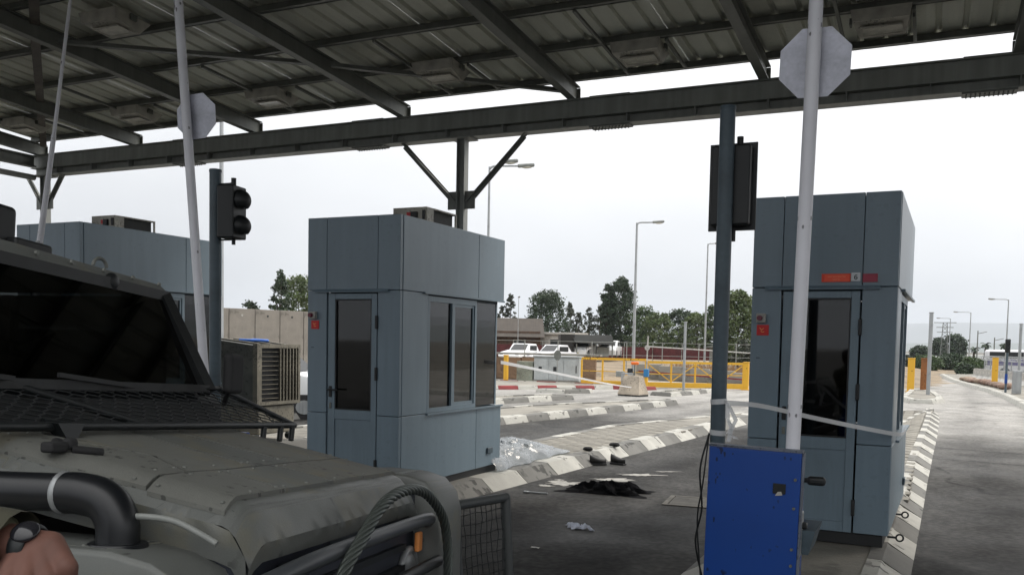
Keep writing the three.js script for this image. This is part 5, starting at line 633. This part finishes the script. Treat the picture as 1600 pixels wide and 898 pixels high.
[[-40.5, -103, 6.1, 1.5, 'first thin cypress from the left behind the black shelter'], [-39.5, -103.4, 4.9, 1.2, 'second thin cypress from the left behind the black shelter'], [-40.1, -108.7, 5.8, 1.6, 'third thin cypress behind the black shelter'], [-38.8, -109.3, 6.1, 1.9, 'thin cypress nearest the tall poplar']].forEach(([x, z, h, w, l]) => tree('cypress', l, x, z, .5, h, w, 'column', { m: 3, n: 70, leaf: .22, per: 20, group: 'thin cypresses in the distance' }));
[[-27.0, -89.3, 4.9, 3.7, 'broad green tree just right of the poplar'], [-25, -88, 4.1, 3.6, 'broad green tree in the middle of the far row'], [-24.0, -92.8, 4.8, 3.4, 'broad green tree behind the thin lamp post'], [-21.5, -89.6, 4.2, 3.6, 'broad green tree left of the dark pole'], [-19.6, -90.5, 5.3, 3.3, 'broad green tree hidden partly by the dark pole']].forEach(([x, z, h, w, l], i) => tree('leafy_tree', l, x, z, .6, h, w, 'round', { m: [0, 2, 1, 2, 0][i], n: 150, clear: .06, leaf: .21, clump: .36 }));
tree('leafy_tree', 'tall green tree between the dark pole and booth six', -12.3, -63, .3, 5.1, 2.9, 'round', { m: 2, n: 240, clear: .06, leaf: .19 }); tree('shrub', 'pale flowering shrub low beside booth six', -9.4, -50, .3, 1.7, 1.2, 'round', { m: 3, n: 60, clear: .1, leaf: .12 });
[[-.4, -82.7, 1.1, 2.4, 0], [1.6, -89, 1.25, 2.7, 1], [3.1, -84.3, 1.05, 2.0, 0], [-2.2, -84, 1.1, 2.0, 3], [2.2, -72, .7, 1.2, 1]].forEach(([x, z, h, w, m], i) => tree('shrub', ['dark bush left of centre at the road bend', 'dark bush right of centre at the road bend', 'dark bush farthest right at the road bend', 'dry bush behind the galvanised post right of booth six', 'small dark bush by the sandbags end'][i], x, z, 0, h, w, 'round', { m, n: 150, clear: .0, leaf: .17, group: 'bushes at the road bend' }));
[[3.8, -190, 4.6, 4.6, 'large dark tree in the right distance beside the lattice mast'], [1.0, -188.6, 3.9, 2.8, 'smaller dark tree left of the lattice mast'], [-2, -176, 2.3, 3, 'low dark tree just right of booth six in distance']].forEach(([x, z, h, w, l]) => tree('distant_tree', l, x, z, 0, h, w, 'round', { m: 1, n: 150, clear: .2, leaf: .36, group: 'distant dark trees at right' }));
for (const [x, z, h, l] of [[8.0, -169.7, 3.5, 'distant palm right of the second street lamp'], [10.2, -159.7, 3.5, 'distant palm by the nearest right lamp post'], [6.3, -169, 2.8, 'distant low palm left of its taller neighbour']]) { const t = thing('palm_tree', l, 'palm', [x, 0, z], 0, 'distant palms'); part(t, 'trunk', rod([0, -.2, 0], [.1, h - .8, 0], .2, .14, 8), barkM); const L = []; for (let k = 0; k < 30; k++) { const a = R() * 6.3, e = rr(-.5, 1.1), l2 = rr(.7, 1.1); let p = V3(.1, h - .8, 0); for (let j = 0; j < 3; j++) { const q = p.clone().add(V3(Math.cos(a) * l2 / 3 * Math.cos(e - j * .5), Math.sin(e - j * .6) * l2 / 3, Math.sin(a) * l2 / 3 * Math.cos(e - j * .5))), s = V3(-Math.sin(a), .3, Math.cos(a)).multiplyScalar(.14); L.push([p.clone().add(s).toArray(), p.clone().sub(s).toArray(), q.clone().sub(s).toArray(), q.clone().add(s).toArray()]); p = q; } } part(t, 'crown', quads(L), M([.03, .05, .024], { roughness: .8 })); }
// hills on the horizon
for (const [D, H, s, c] of [[3200, 85, 3, [.10, .12, .10]], [5600, 235, 11, [.12, .13, .12]]]) structure('hills', surf((u, v) => { const a = -2.2 + 3.4 * u, d = D * (1 + .35 * v), base = sstep(0, 1, v) * (s === 3 ? sstep(.55, .80, u) * .8 + .25 : .55 + .45 * sstep(.4, .75, u)); return [Math.sin(a) * d, -4 + H * base * (.7 + .55 * fbm(u * 9 + s, 1.5, 4)) * (.85 + .3 * fbm(u * 30, v * 6, 4)), -Math.cos(a) * d]; }, 220, 14), M(c, { roughness: 1 }));
renderer.render(scene, camera);
